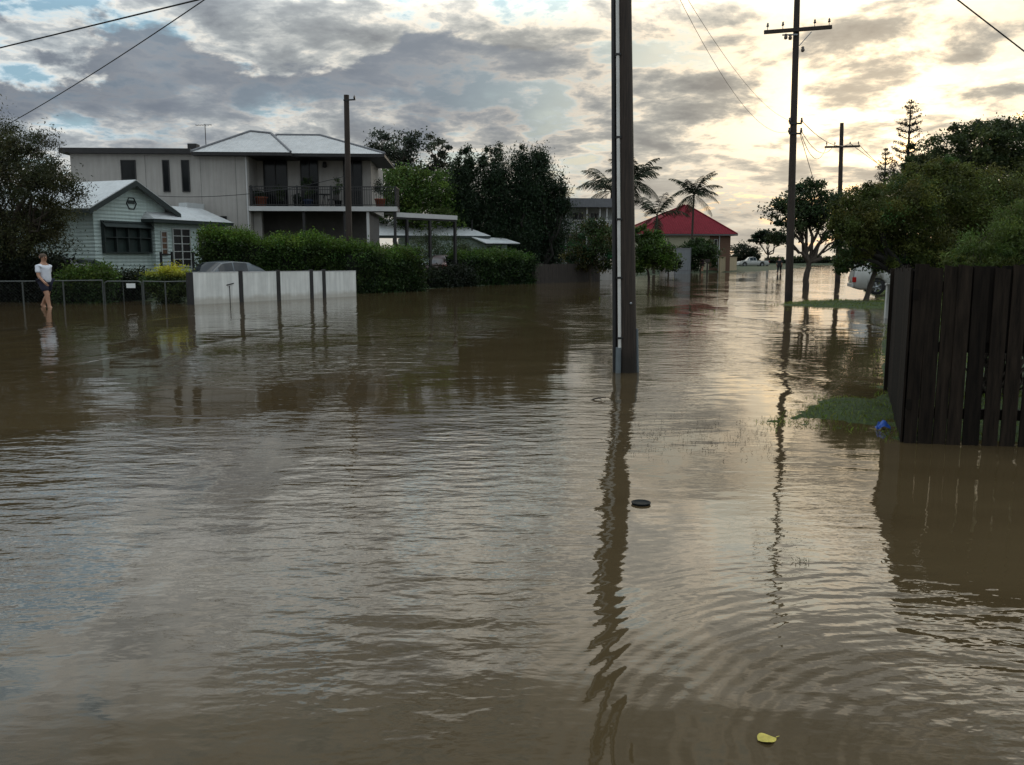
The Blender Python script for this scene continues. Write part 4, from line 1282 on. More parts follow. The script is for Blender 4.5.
btree('shrub', 'dusty green feathery bush in front of the pale roofed house, behind the pergola posts', 440, 57,
      [(425, 250, 18, 16, 0), (450, 250, 22, 17, 0), (468, 256, 12, 12, 0), (410, 258, 10, 12, 0)], 130, 16000, .07, (0.055, 0.075, 0.032), trunk_r=.07, seed=64, cat='shrub', aspect=.25, nlimb=14)
btree('fruit_tree', 'mixed green bush with reddish leaves right of the far timber fence', 590, 61,
      [(592, 242, 20, 20, 0), (578, 258, 14, 12, 0), (605, 255, 14, 18, 0), (598, 228, 12, 9, 0)], 130, 13000, .09, (0.045, 0.060, 0.020), trunk_r=.1, seed=65, hue=.3, nlimb=16)
btree('fruit_tree', 'short bushy green tree standing in the water right of the thick pole', 649, 57.5,
      [(650, 250, 19, 13, 0), (640, 260, 14, 11, 0), (662, 258, 14, 11, 0), (655, 238, 12, 8, 0), (641, 236, 9, 11, 0)], 120, 13000, .085, (0.046, 0.080, 0.014), trunk_r=.09, seed=66, nlimb=14)
btree('shrub', 'dark shrubs between the short bushy tree and the grey sheet gate', 668, 84,
      [(660, 255, 14, 16, 0), (672, 262, 10, 10, 0)], 50, 5000, .12, (0.016, 0.028, 0.010), trunk_r=.08, seed=67, cat='shrub')
btree('shrub', 'rounded green shrub in front of the cream wall of the red roofed house', 700, 97,
      [(700, 250, 18, 12, 0), (690, 258, 12, 11, 0), (711, 260, 7, 8, 0)], 90, 8000, .14, (0.028, 0.048, 0.014), trunk_r=.1, seed=68, cat='shrub')
btree('shrub', 'dark rounded shrub beside the white utility by the red roofed house', 748, 160,
      [(744, 254, 13, 10, 0), (736, 257, 8, 7, 0), (752, 259, 8, 6, 0)], 60, 5000, .2, (0.016, 0.022, 0.010), trunk_r=.15, seed=69, cat='shrub')
btree('shade_tree', 'small flat-topped tree on the shore behind the white utility', 767, 150,
      [(767, 237, 15, 6, 0), (757, 240, 9, 4, 0), (780, 240, 12, 5, 0), (788, 236, 9, 5, 0), (770, 232, 9, 4, 0)], 70, 6500, .2, (0.018, 0.030, 0.014), trunk_r=.2, seed=70, nlimb=14, fork=(0, 0, 2.2))
btree('small_tree', 'small forked tree in the water between the two right-hand poles', 806, 45.5,
      [(785, 212, 18, 12, 0), (805, 205, 22, 16, 0), (828, 200, 16, 14, 0), (812, 188, 14, 9, 0), (778, 232, 10, 9, 0), (830, 222, 16, 16, 0), (800, 226, 18, 9, 0), (845, 235, 12, 14, .5), (838, 212, 10, 20, .5)],
      150, 12500, .085, (0.034, 0.052, 0.020), trunk_r=.17, seed=71, cr=.3, nlimb=40, fork=(0.1, 0, 1.35))
btree('broadleaf_tree', 'wide bushy dark tree with rusty tips behind the right paling fence', 905, 22,
      [(870, 218, 34, 26, 0), (850, 215, 20, 20, .3), (900, 205, 40, 26, .5), (940, 205, 44, 30, 1), (985, 205, 40, 36, 1.2), (892, 238, 36, 22, .6), (925, 245, 44, 32, .6), (975, 245, 50, 34, 1), (850, 240, 16, 18, .3), (862, 196, 20, 14, .2), (905, 252, 30, 18, .5), (950, 258, 40, 18, .8), (840, 225, 12, 16, .2), (886, 257, 22, 10, .2), (862, 246, 20, 14, .2), (918, 178, 26, 14, .8), (955, 172, 26, 14, 1), (1030, 235, 36, 50, 1.5), (975, 280, 55, 20, 1), (930, 275, 26, 18, 1)],
      760, 190000, .036, (0.074, 0.088, 0.020), trunk_r=.13, seed=72, cr=.21, inner=.15, aspect=.40, nlimb=30, fork=(.2, 0, .9), hue=.15, bark=M_darkbark)
btree('broadleaf_tree', 'leafy green tree overhanging the parked white car', 865, 31,
      [(850, 258, 16, 12, 0), (868, 252, 18, 16, 0), (842, 268, 9, 8, 0), (858, 235, 20, 18, .4), (872, 264, 16, 8, 0), (855, 262, 12, 8, 0), (875, 205, 22, 16, 1), (895, 195, 22, 14, 1.2)], 120, 12000, .055, (0.042, 0.068, 0.018), trunk_r=.1, seed=73, nlimb=24, fork=(.6, .3, 1.6))
btree('fig_tree', 'large rounded dark fig tree rising behind the bushy tree on the right', 985, 46,
      [(960, 150, 46, 22, 0), (1000, 142, 44, 24, 1), (930, 162, 26, 14, 0), (1040, 150, 50, 30, 1), (985, 180, 70, 34, 2), (1040, 200, 50, 50, 2), (900, 172, 16, 10, 0), (922, 152, 18, 12, 0)],
      380, 60000, .085, (0.046, 0.060, 0.020), trunk_r=.4, seed=74, cr=.17, nlimb=70, fork=(0, 0, 2.4))
b_ = A(1000, 300, 9.4); b_.z = 0.1
rg = np.random.default_rng(75)
sh = empty('feathery_shrub', 'pale green feathery shrub leaning over the top of the right paling fence', 'shrub', b_)
bl = [blob(px, py, 9.4 + dy, rx, ry_, b_, .55) for px, py, rx, ry_, dy in ((1010, 245, 40, 24, 0), (975, 258, 22, 14, 0), (1030, 225, 26, 24, .1), (1000, 290, 50, 50, .3), (1060, 240, 50, 40, .2))]
P, ci, C = clump_points(bl, 420, 62000, rg, .2, .5)
leaf_object('foliage', P, .017 * rg.uniform(.6, 1.7, len(P)), tints((0.075, 0.105, 0.022), ci, 420, rg, .22), sh, .22, .9, seed=75)
mb = MB()
for i in range(60):
    c_ = C[rg.integers(0, len(C))]; limb(mb, (rg.normal(0, .1), rg.normal(0, .1), -.1), c_, .018, .003, rg, 5, .05, 5)
mb.build('stems', M_bark, sh)


def norfolk(label, px, Y, ytop, seed, hscale=1.0):
    rg = np.random.default_rng(seed)
    b = A(px, ytop, Y); b.z = 0.1
    H = A(px, ytop, Y).z - .1
    root = empty('norfolk_pine', label, 'tree', b)
    mb = MB(); mb.tube([(0, 0, -.2), (0.05, 0, H * .5), (0, 0, H)], [.35, .22, .04], 10)
    P, ci = [], []
    nb = 0; z = H
    while z > H * .35:
        u = (H - z) / H
        L = (.35 + 3.9 * u ** .75) * hscale; nbr = 5 if u < .08 else 6
        for k in range(nbr):
            if rg.random() < .28 and u > .05: continue
            a = 2 * PI * (k + rg.uniform(-.2, .2)) / nbr + z
            l = L * rg.uniform(.75, 1.15)
            if u > .18 and u < .24: l *= .75
            pts = [(math.cos(a) * l * t, math.sin(a) * l * t, z + l * (.10 * t + .30 * t * t)) for t in (0, .35, .7, 1)]
            mb.tube(pts, [.05, .035, .02, .01], 5, False)
            n = int(46 * l)
            t = rg.random(n) ** .6
            q = np.stack([math.cos(a) * l * t, math.sin(a) * l * t, z + l * (.10 * t + .30 * t * t)], 1) + rg.normal(size=(n, 3)) * np.array([.13, .13, .10])
            P.append(q); ci += [nb] * n; nb += 1
        z -= (.55 + .8 * u)
    P = np.concatenate(P); ci = np.array(ci)
    leaf_object('crown', P, .13 * rg.uniform(.6, 1.4, len(P)), tints((0.014, 0.020, 0.012), ci, nb, rg, .3), root, .3, .8, seed=seed)
    mb.build('trunk', M_bark, root)


norfolk('tall norfolk pine with tiered branches rising above the right-hand trees', 911, 95, 103, 80)
norfolk('shorter norfolk pine tip left of the tall one above the right-hand trees', 886, 110, 150, 81, .8)


def palm(label, px, Y, ytop, nf, flen, seed, lean=.3, col=(0.018, 0.024, 0.011), wind=0.0, r=.14):
    rg = np.random.default_rng(seed)
    b = A(px, ytop, Y); b.z = .1; b.x -= lean
    H = A(px, ytop, Y).z
    root = empty('palm_tree', label, 'palm tree', b)
    mb = MB()
    mb.tube([(lean * (t ** 2), 0, H * t - .1) for t in np.linspace(0, 1, 10)], [r * (1.25 - .5 * t) for t in np.linspace(0, 1, 10)], 10)
    mb.build('trunk', M_bark, root)
    top = np.array([lean, 0, H - .1])
    for k in range(nf):
        a = 2 * PI * k / nf + rg.uniform(-.25, .25); el = rg.uniform(-.35, 1.25) if k % 3 else rg.uniform(.5, 1.35)
        L = flen * rg.uniform(.85, 1.1)
        d = np.array([math.cos(a) * math.cos(el), math.sin(a) * math.cos(el), math.sin(el)])
        ns = 26
        pts = []; p = top.copy(); v = d.copy()
        for i in range(ns + 1):
            pts.append(p.copy()); p = p + v * L / ns
            v = v + np.array([wind * .02, 0, -.044 * (1.0 + .6 * i / ns)]); v /= np.linalg.norm(v)
        m_ = MB(); m_.tube([tuple(q) for q in pts], [.035 * (1 - .8 * i / ns) for i in range(ns + 1)], 4, False)
        for i in range(3, ns):
            t = (pts[min(i + 1, ns)] - pts[i]); t /= np.linalg.norm(t) + 1e-9
            s_ = np.cross(t, [0, 0, 1.0]); s_ /= np.linalg.norm(s_) + 1e-9
            ll = flen * .27 * math.sin(PI * (i / ns) ** .75 * .93 + .12) + .08
            for sg in (-1, 1):
                for h_ in (0,):
                    o_ = pts[i] + t * h_ * L / ns
                    dr_ = s_ * sg * .75 + t * .65 + np.array([wind * .1, 0, -.45 + rg.normal(0, .15)])
                    dr_ /= np.linalg.norm(dr_)
                    e = o_ + dr_ * ll + np.array([0, 0, -ll * .22]); md = o_ + dr_ * ll * .5
                    w_ = t * .036
                    m_.add([o_ - w_, o_ + w_, md + w_ * 1.2, e, md - w_ * 1.2], [(0, 1, 2, 4), (4, 2, 3)])
        m_.build('frond', mat('palm_frond', col, .7, .35, 2, spec=.1), root, fix=False)


palm('tall windblown coconut palm in front of the red roof', 694, 101, 195, 19, 3.5, 91, .1, wind=.35, r=.13)
palm('palm with drooping crown partly hidden behind the left of the thick pole', 612, 78, 192, 16, 4.0, 92, .2)
palm('palm whose dense crown shows right of the thick pole', 633, 74, 182, 20, 3.2, 93, .1)
palm('low palm with arching fronds left of the red roof', 657, 90, 216, 11, 3.6, 94, .2)

# ------------------------------------------------------------------ far timber fence and stilt house
M_oldtim = mat('weathered_timber', (0.045, 0.036, 0.030), .9, .4, 5, .004, stretch=(4, 4, .4))
fa, fb = W(531, 283.5), W(600, 281)
fd = fb - fa; fl = fd.length
ff = empty('paling_fence', 'long weathered grey-brown timber fence along the far left waterline', 'fence', fa, math.atan2(fd.y, fd.x))
hh = 1.6 + fa.y * (258.5 - 264) / 870
mb = MB(); x = 0; rgf = np.random.default_rng(4)
while x < fl: mb.box(x, x + .13, rgf.normal(0, .006), .02, -.1, hh + rgf.normal(0, .02)); x += .145
mb.build('palings', M_oldtim, ff)
for z in (.3, hh - .3): mb = MB(); mb.box(0, fl, .026, .09, z, z + .08); mb.build('rail', M_oldtim, ff)
fa2 = A(480, 262, 60); fb2 = A(602, 262, 68)
cs = W(531, 283)
mb = MB(); mb.tube([(0.0, 0, -.1), (-.08, 0, .3), (-.2, .0, .72)], [.05, .045, .03], 8)
o = mb.build('bent_post', M_white); o.location = cs + Vector((.2, -.15, 0)); tag(o, 'thin white bent post at the corner of the square hedge', 'post')
cs = A(604, 277, 63)
wl = empty('wall', 'pale low rendered wall just left of the foot of the thick pole', 'wall', (cs.x - .5, 65.5, 0), 0.6)
mb = MB(); mb.box(0, 1.9, 0, .2, -.1, .95); mb.build('wall', M_cream, wl); mb = MB(); mb.box(-.03, 1.93, -.03, .23, .95, 1.02); mb.build('coping', M_fascia, wl)

YS = 72.0
s0 = A(560, 232, YS)
SF = Frame((s0.x, s0.y), R(8))
sh_ = empty('stilt_house', 'high house with a flat veranda roof, rail and posts behind the mixed bush', 'house', (s0.x, s0.y, 0), R(8))
zfl = SF.y(575, 233, 0).z; zrf = SF.y(575, 206, 0).z; zrt = SF.y(575, 199, 0).z
x0_, x1_ = SF.y(552, 232, 0).x, SF.y(629, 232, 0).x
mb = MB(); mb.box(x0_ - 2, x1_ - .5, 2.2, 8, zfl, zrf); mb.build('upper_wall', mat('pale_weatherboard', (.42, .43, .42), .7, .1, 3), sh_)
mb = MB(); mb.box(x0_ - 2, x1_ - 1, 2.6, 8, -.1, zfl - .2); mb.build('lower_wall', mat('pale_brick', (.26, .25, .23), .8, .15, 6), sh_)
mb = MB(); mb.box(x0_ - 2, x1_, -.3, 8.4, zrf, zrt); mb.build('roof', mat('veranda_roof', (.16, .16, .165), .6, .15, 3), sh_)
mb = MB(); mb.box(x0_ - 2, x1_, -.36, -.304, zrf - .1, zrt + .05); mb.build('gutter', M_capgrey, sh_)
mb = MB(); mb.box(x0_, x1_, -.1, 2.2, zfl - .2, zfl); mb.build('veranda_floor', M_shade, sh_)
mb = MB(); mb.box(x0_, x1_, -.06, -.02, zfl + 1.0, zfl + 1.06); mb.box(x0_, x1_, -.06, -.02, zfl + .1, zfl + .15)
k = x0_
while k < x1_: mb.box(k, k + .03, -.055, -.025, zfl + .15, zfl + 1.0); k += .14
mb.build('railing', M_fascia, sh_)
for px in (566, 587, 600, 607, 627):
    x_ = SF.y(px, 215, 0).x; mb = MB(); mb.box(x_ - .05, x_ + .05, 0.0, .1, -.1, zrf); mb.build('post', M_fascia, sh_)
for a, b in ((567, 570), (575, 580)):
    window(sh_, SF.y(a, 245, 2.6).x, SF.y(b, 245, 2.6).x, .4, zfl - .7, 2.6, M_wtrim)
for a, b in ((572, 584), (590, 598)):
    window(sh_, SF.y(a, 220, 2.2).x, SF.y(b, 220, 2.2).x, zfl + .9, zrf - .4, 2.2, M_wtrim, 2)

# ------------------------------------------------------------------ red roofed house
M_red = ribbed('red_metal_roof', (0.165, 0.017, 0.025), .85, 0, .3, .02, .1, .12)
M_red.node_tree.nodes['Principled BSDF'].inputs['Specular IOR Level'].default_value = .12
M_brick = mat('brown_brick', (.125, .07, .045), .85, .25, 12, stretch=(1, 1, 3))
YR = 104.0
r0 = A(645, 238, YR)
RF = Frame((r0.x, r0.y), R(8))
rh = empty('red_roof_house', 'house with a big red pyramid roof and brown brick side behind the palm', 'house', (r0.x, r0.y, 0), R(8))
zE = RF.y(738, 234, -.6).z
x1_ = RF.y(737.5, 234, -.6).x; x0_ = RF.y(634, 234, -.6).x
apx = RF.y(686, 205, 5.2)
mb = MB(); mb.box(x0_ + .6, x1_ - 3.2, 0, 10, -.1, zE); mb.build('wall', mat('cream_render', (.40, .37, .26), .8, .1, 3), rh)
mb = MB(); mb.box(x1_ - 3.19, x1_ - .6, -.02, 10.1, -.1, zE - .01); mb.build('brick_wall', M_brick, rh)
e = [(x0_, -.6, zE), (x1_, -.6, zE), (x1_, 10.8, zE), (x0_, 10.8, zE)]
mb = MB(); q_ = [(apx.x - .15, 5.2, apx.z), (apx.x + .15, 5.2, apx.z)]
mb.add([e[0], e[1], q_[1], q_[0]], [(0, 1, 2, 3)]); mb.add([e[2], e[3], q_[0], q_[1]], [(0, 1, 2, 3)]); mb.add([e[3], e[0], q_[0]], [(0, 1, 2)]); mb.add([e[1], e[2], q_[1]], [(0, 1, 2)])
rr_ = mb.build('roof', M_red, rh)
mb = MB()
for p, q in ((e[0], q_[0]), (e[1], q_[1]), (e[2], q_[1]), (e[3], q_[0])): mb.tube([Vector(p) + Vector((0, 0, .03)), Vector(q) + Vector((0, 0, .03))], .09, 6)
mb.build('ridge_cap', M_red, rr_)
mb = MB(); mb.box(x0_ - .05, x1_ + .05, -.66, 10.86, zE - .2, zE - .02); mb.build('gutter', mat('gutter_grey', (.10, .09, .09), .6), rr_)
window(rh, RF.y(713.5, 245, -.02).x, RF.y(717.5, 245, -.02).x, .9, zE - .6, -.02, M_wtrim)
mb = MB(); x_ = RF.y(719, 250, -.1).x; mb.tube([(x_, -.12, 0), (x_, -.12, zE - .2)], .07, 8); mb.build('downpipe', M_wtrim, rh)

M_zinc = mat('grey_sheet', (.17, .18, .19), .6, .12, 3, streak=.2)
g0, g1 = W(675, 274), W(690, 273.5)
gg = empty('sheet_gate', 'tall grey metal sheet gate panel left of the rounded shrub', 'gate', g0, math.atan2((g1 - g0).y, (g1 - g0).x))
gl = (g1 - g0).length; gh_ = 1.6 + g0.y * (258.5 - 248) / 870
mb = MB(); mb.box(0, gl, 0, .05, -.1, gh_); mb.build('panel', M_zinc, gg)
for x_ in (-.06, gl): mb = MB(); mb.box(x_, x_ + .08, -.03, .09, -.1, gh_ + .05); mb.build('post', M_capgrey, gg)
mb = MB(); mb.box(0, gl, -.03, -.004, gh_ - .1, gh_); mb.box(0, gl, -.03, -.004, .3, .4); mb.build('rail', M_capgrey, gg)
g0, g1 = W(660, 275.5), W(674, 274.5)
gl = (g1 - g0).length
gw = empty('sheet_fence', 'lower grey sheet fence with a yellow sign beside the grey gate', 'fence', g0, math.atan2((g1 - g0).y, (g1 - g0).x))
mb = MB(); mb.box(0, gl, 0, .05, -.1, .95); mb.build('panel', M_zinc, gw)
mb = MB(); mb.box(0, gl, -.02, .07, .95, 1.02); mb.build('top_rail', M_capgrey, gw)
mb = MB(); mb.box(gl - .42, gl - .03, -.02, -.006, .42, .82); mb.build('sign', mat('yellow_sign', (.45, .42, .12), .6, .1, 4), gw)
M_beige = mat('beige_panel', (.30, .24, .14), .8, .15, 3, streak=.2)
g0, g1 = W(720, 272.3), W(736.5, 271.2)
gl = (g1 - g0).length
bw = empty('garden_wall', 'beige garden wall panel at the corner below the brick wall', 'wall', g0, math.atan2((g1 - g0).y, (g1 - g0).x))
gh_ = 1.6 + g0.y * (258.5 - 257.3) / 870
mb = MB(); mb.box(0, gl, 0, .2, -.1, gh_); mb.build('wall', M_beige, bw); mb = MB(); mb.box(-.04, gl + .04, -.04, .24, gh_, gh_ + .06); mb.build('coping', M_beige, bw)
g0, g1 = A(708, 270, 110), A(719, 270, 112)
g0.z = g1.z = 0.1; gl = (g1 - g0).length
bw = empty('slat_fence', 'low orange-brown slat fence left of the beige garden wall', 'fence', g0, math.atan2((g1 - g0).y, (g1 - g0).x))
mb = MB()
for i in range(6): mb.box(0, gl, 0, .03, .1 + i * .2, .27 + i * .2)
mb.build('slats', mat('stained_timber', (.20, .11, .045), .8, .2, 6), bw)
for x_ in (0, gl / 2, gl - .08): mb = MB(); mb.box(x_, x_ + .08, .034, .11, -.1, 1.35); mb.build('post', M_oldtim, bw)
cs = W(707, 274.5)
o = empty('timber_post', 'thin brown timber post with a small top board at the far waterline', 'post', cs)
mb = MB(); mb.box(-.07, .07, -.06, .06, -.3, 1.5); mb.build('post', M_oldtim, o); mb = MB(); mb.box(-.25, .25, -.08, -.065, 1.25, 1.55); mb.build('board', M_oldtim, o)
# low hedge line along the far shore
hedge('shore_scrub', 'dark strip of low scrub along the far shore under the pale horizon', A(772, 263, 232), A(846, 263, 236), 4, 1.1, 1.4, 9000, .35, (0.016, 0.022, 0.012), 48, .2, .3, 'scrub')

# ------------------------------------------------------------------ vehicles
def mk_paint(name, col, rough=.28):
    m = mat(name, col, rough, .06, 3, spec=.5)
    m.node_tree.nodes['Principled BSDF'].inputs['Coat Weight'].default_value = .4
    return m


M_lens = mat('tail_lens', (.30, .010, .008), .2, .1, 6)
M_head = mat('head_lens', (.55, .56, .56), .12, .1, 6)
M_plate = mat('number_plate', (.6, .58, .4), .5, .1, 10)
M_carglass = mat('car_glass', (.015, .018, .02), .05, .1, 2, spec=.6)


def vehicle(name, label, cat, loc, rz, L, Wd, top, belt, paint, wr=.31, wheels=(.19, .81), ws=None, tray=None, glass=M_carglass, tail=M_lens, tail_at=(0, 0)):
    """top, belt: profiles [(x/L, z)] seen from the side, nose at x = 0, tail at x = L; ws = x ranges of windscreen, side glass and rear glass"""
    root = empty(name, label, cat, loc, rz)
    tx, tz = zip(*top); bx_, bz = zip(*belt)

    def sect(u):
        zt_ = float(np.interp(u, tx, tz)); zb_ = float(np.interp(u, bx_, bz)); zb_ = min(zb_, zt_ - .015)
        e_ = min(u, 1 - u)
        w = Wd / 2 * (1 - .16 * max(0, 1 - e_ / .10) ** 2)
        gh = zt_ - zb_
        wt = w - min(.22, .36 * gh) - .03
        zl = .20 + .10 * max(0, 1 - e_ / .06)
        return [(w * .86, zl), (w * .975, zl + .10), (w, (zl + zb_) * .52), (w * .985, zb_ - .04), (w * .955, zb_), (wt + .05, zt_ - .055 * min(1, gh / .2)), (wt - .06, zt_ - .006), (wt * .5, zt_ + .008), (0, zt_ + .012)]

    us = sorted(set(list(np.linspace(0, 1, 45)) + [p for p in tx] + [p for p in bx_]))
    rings = []
    for u in us:
        h_ = sect(u)
        rings.append([((u - .5) * L, y, z) for y, z in h_] + [((u - .5) * L, -y, z) for y, z in h_[-2::-1]])
    mb = MB(); n = len(rings[0]); vs = [v for r_ in rings for v in r_]; fs = []
    for i in range(len(rings) - 1):
        for k in range(n - 1): fs.append((i * n + k, (i + 1) * n + k, (i + 1) * n + k + 1, i * n + k + 1))
        fs.append((i * n + n - 1, (i + 1) * n + n - 1, (i + 1) * n, i * n))
    mb.add(vs, fs, True)
    mb.add(rings[0], [tuple(range(n))]); mb.add(rings[-1], [tuple(range(n - 1, -1, -1))])
    body = mb.build('body', paint, root)
    # wheel arches cut out of the body
    cut = MB()
    for wu in wheels:
        for s in (-1, 1): cut.lathe([(0, s * (Wd / 2 - .24)), (wr * 1.16, s * (Wd / 2 - .24)), (wr * 1.16, s * (Wd / 2 + .2)), (0, s * (Wd / 2 + .2))], 28, ((wu - .5) * L, 0, wr), 'Y')
    co = cut.build('cutter', M_darkmetal, root)
    md = body.modifiers.new('arches', 'BOOLEAN'); md.object = co; md.operation = 'DIFFERENCE'; md.solver = 'EXACT'
    bake(body)
    bpy.data.objects.remove(co, do_unlink=True)
    body.data.materials.clear(); body.data.materials.append(paint)

    def panel(pname, u0, u1, k0, k1, m, off=.006, sides=(1, -1), nn=10):
        q = MB()
        for s in sides:
            pr = []
            for u in np.linspace(u0, u1, nn):
                h_ = sect(u); a_, b_ = np.array(h_[k0]), np.array(h_[k1])
                rows = []
                seq = [h_[k] for k in range(k0, k1 + 1)]
                for j, (y, z) in enumerate(seq):
                    rows.append(((u - .5) * L, s * (y + off), z + off))
                pr.append(rows)
            c_ = len(pr[0]); vs_ = [v for r_ in pr for v in r_]
            q.add(vs_, [(i * c_ + j, (i + 1) * c_ + j, (i + 1) * c_ + j + 1, i * c_ + j + 1) for i in range(nn - 1) for j in range(c_ - 1)], True)
        return q.build(pname, m, root, fix=False)

    def panel_top(pname, u0, u1, m, nn=10):
        q = MB(); vs_ = []
        for u in np.linspace(u0, u1, nn):
            h_ = sect(u)[5:]
            row = [((u - .5) * L, y, z + .010) for y, z in h_] + [((u - .5) * L, -y, z + .010) for y, z in h_[-2::-1]]
            vs_ += row; c_ = len(row)
        q.add(vs_, [(i * c_ + j, (i + 1) * c_ + j, (i + 1) * c_ + j + 1, i * c_ + j + 1) for i in range(nn - 1) for j in range(c_ - 1)], True)
        return q.build(pname, m, root, fix=False)

    if ws:
        for (nm, u0, u1, kind) in ws:
            if kind == 'side':
                for sd_ in (1, -1): panel(nm, u0, u1, 4, 5, glass, sides=(sd_,))
            else:
                panel_top(nm, u0, u1, glass)
    for wu in wheels:
        for s in (-1, 1):
            x_ = (wu - .5) * L; y_ = s * (Wd / 2 - .12)
            ty = MB(); ty.lathe([(wr * .62, -.09), (wr * .93, -.10), (wr, -.06), (wr, .06), (wr * .93, .10), (wr * .62, .09)], 26, (0, 0, 0), 'Y')
            wo = empty_child('wheel', root, (x_, y_, wr))
            ty.build('tyre', M_tyre, wo)
            rm = MB(); rm.lathe([(wr * .63, -.085), (wr * .60, .0), (wr * .63, .085)], 24, (0, 0, 0), 'Y')
            for k in range(5):
                a_ = 2 * PI * k / 5; rm.beam((0, s * .07, 0), (wr * .62 * math.cos(a_), s * .07, wr * .62 * math.sin(a_)), .06, .035, (0, 1, 0))
            rm.lathe([(0, s * .09), (wr * .16, s * .088), (wr * .17, s * .05)], 14, (0, 0, 0), 'Y')
            rm.build('rim', M_rim, wo)
    zbm = float(np.interp(.99, bx_, bz))
    for s in (-1, 1):
        q = MB(); q.box(L * .5 - .14 - tail_at[0], L * .5 + .012 - tail_at[0], s * Wd * .41 - .10, s * Wd * .41 + .10, zbm - .26 + tail_at[1], zbm - .04 + tail_at[1]); q.build('tail_light', tail, root, .02)
        q = MB(); q.box(-L * .5 - .010, -L * .5 + .16, s * Wd * .37 - .14, s * Wd * .37 + .14, .58, .70); q.build('headlight', M_head, root, .02)
        q = MB(); u = .30; q.box((u - .5) * L - .05, (u - .5) * L + .05, s * (Wd / 2 - .02) - .1, s * (Wd / 2 + .10) + .05 * s, float(np.interp(u, bx_, bz)) + .01, float(np.interp(u, bx_, bz)) + .13); q.build('mirror', paint, root, .02)
        q = MB()
        for u in (.36, .58):
            q.box((u - .5) * L, (u - .5) * L + .16, s * Wd * .495 - .012, s * Wd * .495 + .012, float(np.interp(u, bx_, bz)) - .12, float(np.interp(u, bx_, bz)) - .09)
        q.build('door_handle', M_trimdark, root)
    q = MB(); q.box(L * .5 - .05, L * .5 + .05, -Wd * .44, Wd * .44, .30, .46); q.build('bumper', paint if tray is None else M_darkmetal, root, .03)
    q = MB(); q.box(L * .5 + .052, L * .5 + .058, -.19, .19, .5, .61) if tray is None else q.box(L * .5 + .052, L * .5 + .058, -.19, .19, .33, .44); q.build('number_plate', M_plate, root)
    return root


def empty_child(name, parent, loc):
    o = bpy.data.objects.new(name, None); COL.objects.link(o); o.parent = parent; o.location = loc; o.empty_display_size = .1
    return o


HATCH_T = [(0, .62), (.02, .72), (.10, .84), (.24, .94), (.30, .99), (.46, 1.42), (.60, 1.47), (.78, 1.42), (.90, 1.22), (.97, 1.02), (1, .72)]
HATCH_B = [(0, .60), (.02, .70), (.10, .82), (.24, .92), (.5, .93), (.8, .96), (.95, .98), (1, .70)]
GL = [('windscreen', .315, .45, 'top'), ('side_window', .40, .57, 'side'), ('side_window', .585, .74, 'side'), ('rear_window', .80, .93, 'top')]
M_carblack = mk_paint('dark_car_paint', (.020, .021, .024))
M_carsilver = mk_paint('bluegrey_car_paint', (.055, .066, .075), .4)
M_carwhite = mk_paint('white_car_paint', (.38, .375, .35), .45)
M_cargrey = mk_paint('maroon_car_paint', (.045, .016, .015))
pc = A(96, 285, 35.2)
vehicle('parked_car', 'dark car with a red tail light parked behind the hedge by the cottage', 'car', (pc.x - 1.75, pc.y + .9, .14), R(-25), 4.2, 1.72, HATCH_T, HATCH_B, M_carblack, ws=GL, tail_at=(.16, .38))
pc = A(221, 285, 37.5)
vehicle('parked_car', 'blue-grey car behind the left end of the white panel fence', 'car', (pc.x, pc.y - .6, .02), R(55), 4.3, 1.74, HATCH_T, HATCH_B, M_carsilver, ws=GL)
VAN_T = [(0, .62), (.03, .86), (.13, 1.00), (.21, 1.12), (.34, 1.62), (.5, 1.70), (.9, 1.66), (.975, 1.40), (1, .72)]
VAN_B = [(0, .60), (.03, .84), (.13, .98), (.22, 1.05), (.95, 1.08), (1, .70)]
pc = W(876, 297)
vehicle('parked_car', 'white people mover half hidden under the leafy tree on the right', 'car', (pc.x + 1.46, pc.y + .43, .09), R(165), 4.5, 1.82, VAN_T, VAN_B, M_carwhite, .33, (.20, .79),
        [('windscreen', .225, .33, 'top'), ('side_window', .34, .54, 'side'), ('side_window', .56, .80, 'side'), ('rear_window', .91, .97, 'top')])
UTE_T = [(0, .72), (.02, .84), (.14, .96), (.26, 1.04), (.36, 1.58), (.46, 1.64), (.55, 1.60), (.585, 1.05), (.60, 1.04), (.99, 1.03), (1, .80)]
UTE_B = [(0, .70), (.02, .82), (.14, .94), (.26, 1.02), (.58, 1.02), (.60, 1.02), (.99, 1.01), (1, .78)]
UGL = [('windscreen', .275, .352, 'top'), ('side_window', .345, .45, 'side'), ('side_window', .46, .55, 'side')]
pc = A(752.5, 268, 150)
vehicle('utility', 'white utility parked on the grass beyond the red roofed house', 'utility', (pc.x, pc.y, .22), R(4), 5.2, 1.85, UTE_T, UTE_B, M_carwhite, .37, (.18, .76), UGL, True)
pc = A(446, 280, 53.5)
ut = vehicle('utility', 'dark maroon utility in the driveway below the pergola posts, seen from behind', 'utility', (pc.x - .3, pc.y + 1.2, .18), R(-142), 5.0, 1.8, UTE_T, UTE_B, M_cargrey, .36, (.18, .76), UGL, True)
pc = A(444.5, 264, 52.0)
bn = empty('jerry_can_stack', 'upright red container with a pale lid beside the maroon utility', 'container', (pc.x, pc.y, .0))
mb = MB(); mb.prism([(-.17, -.1), (.17, -.1), (.2, .95), (.13, 1.2), (-.13, 1.2), (-.2, .95)], 'Y', -.17, .17); mb.build('body', mat('faded_red', (.19, .030, .028), .6, .2, 5), bn, .03)
mb = MB(); mb.lathe([(0, 1.36), (.1, 1.34), (.14, 1.25), (.12, 1.19)], 14); mb.build('lid', mat('faded_pink', (.36, .24, .22), .6, .1, 5), bn)


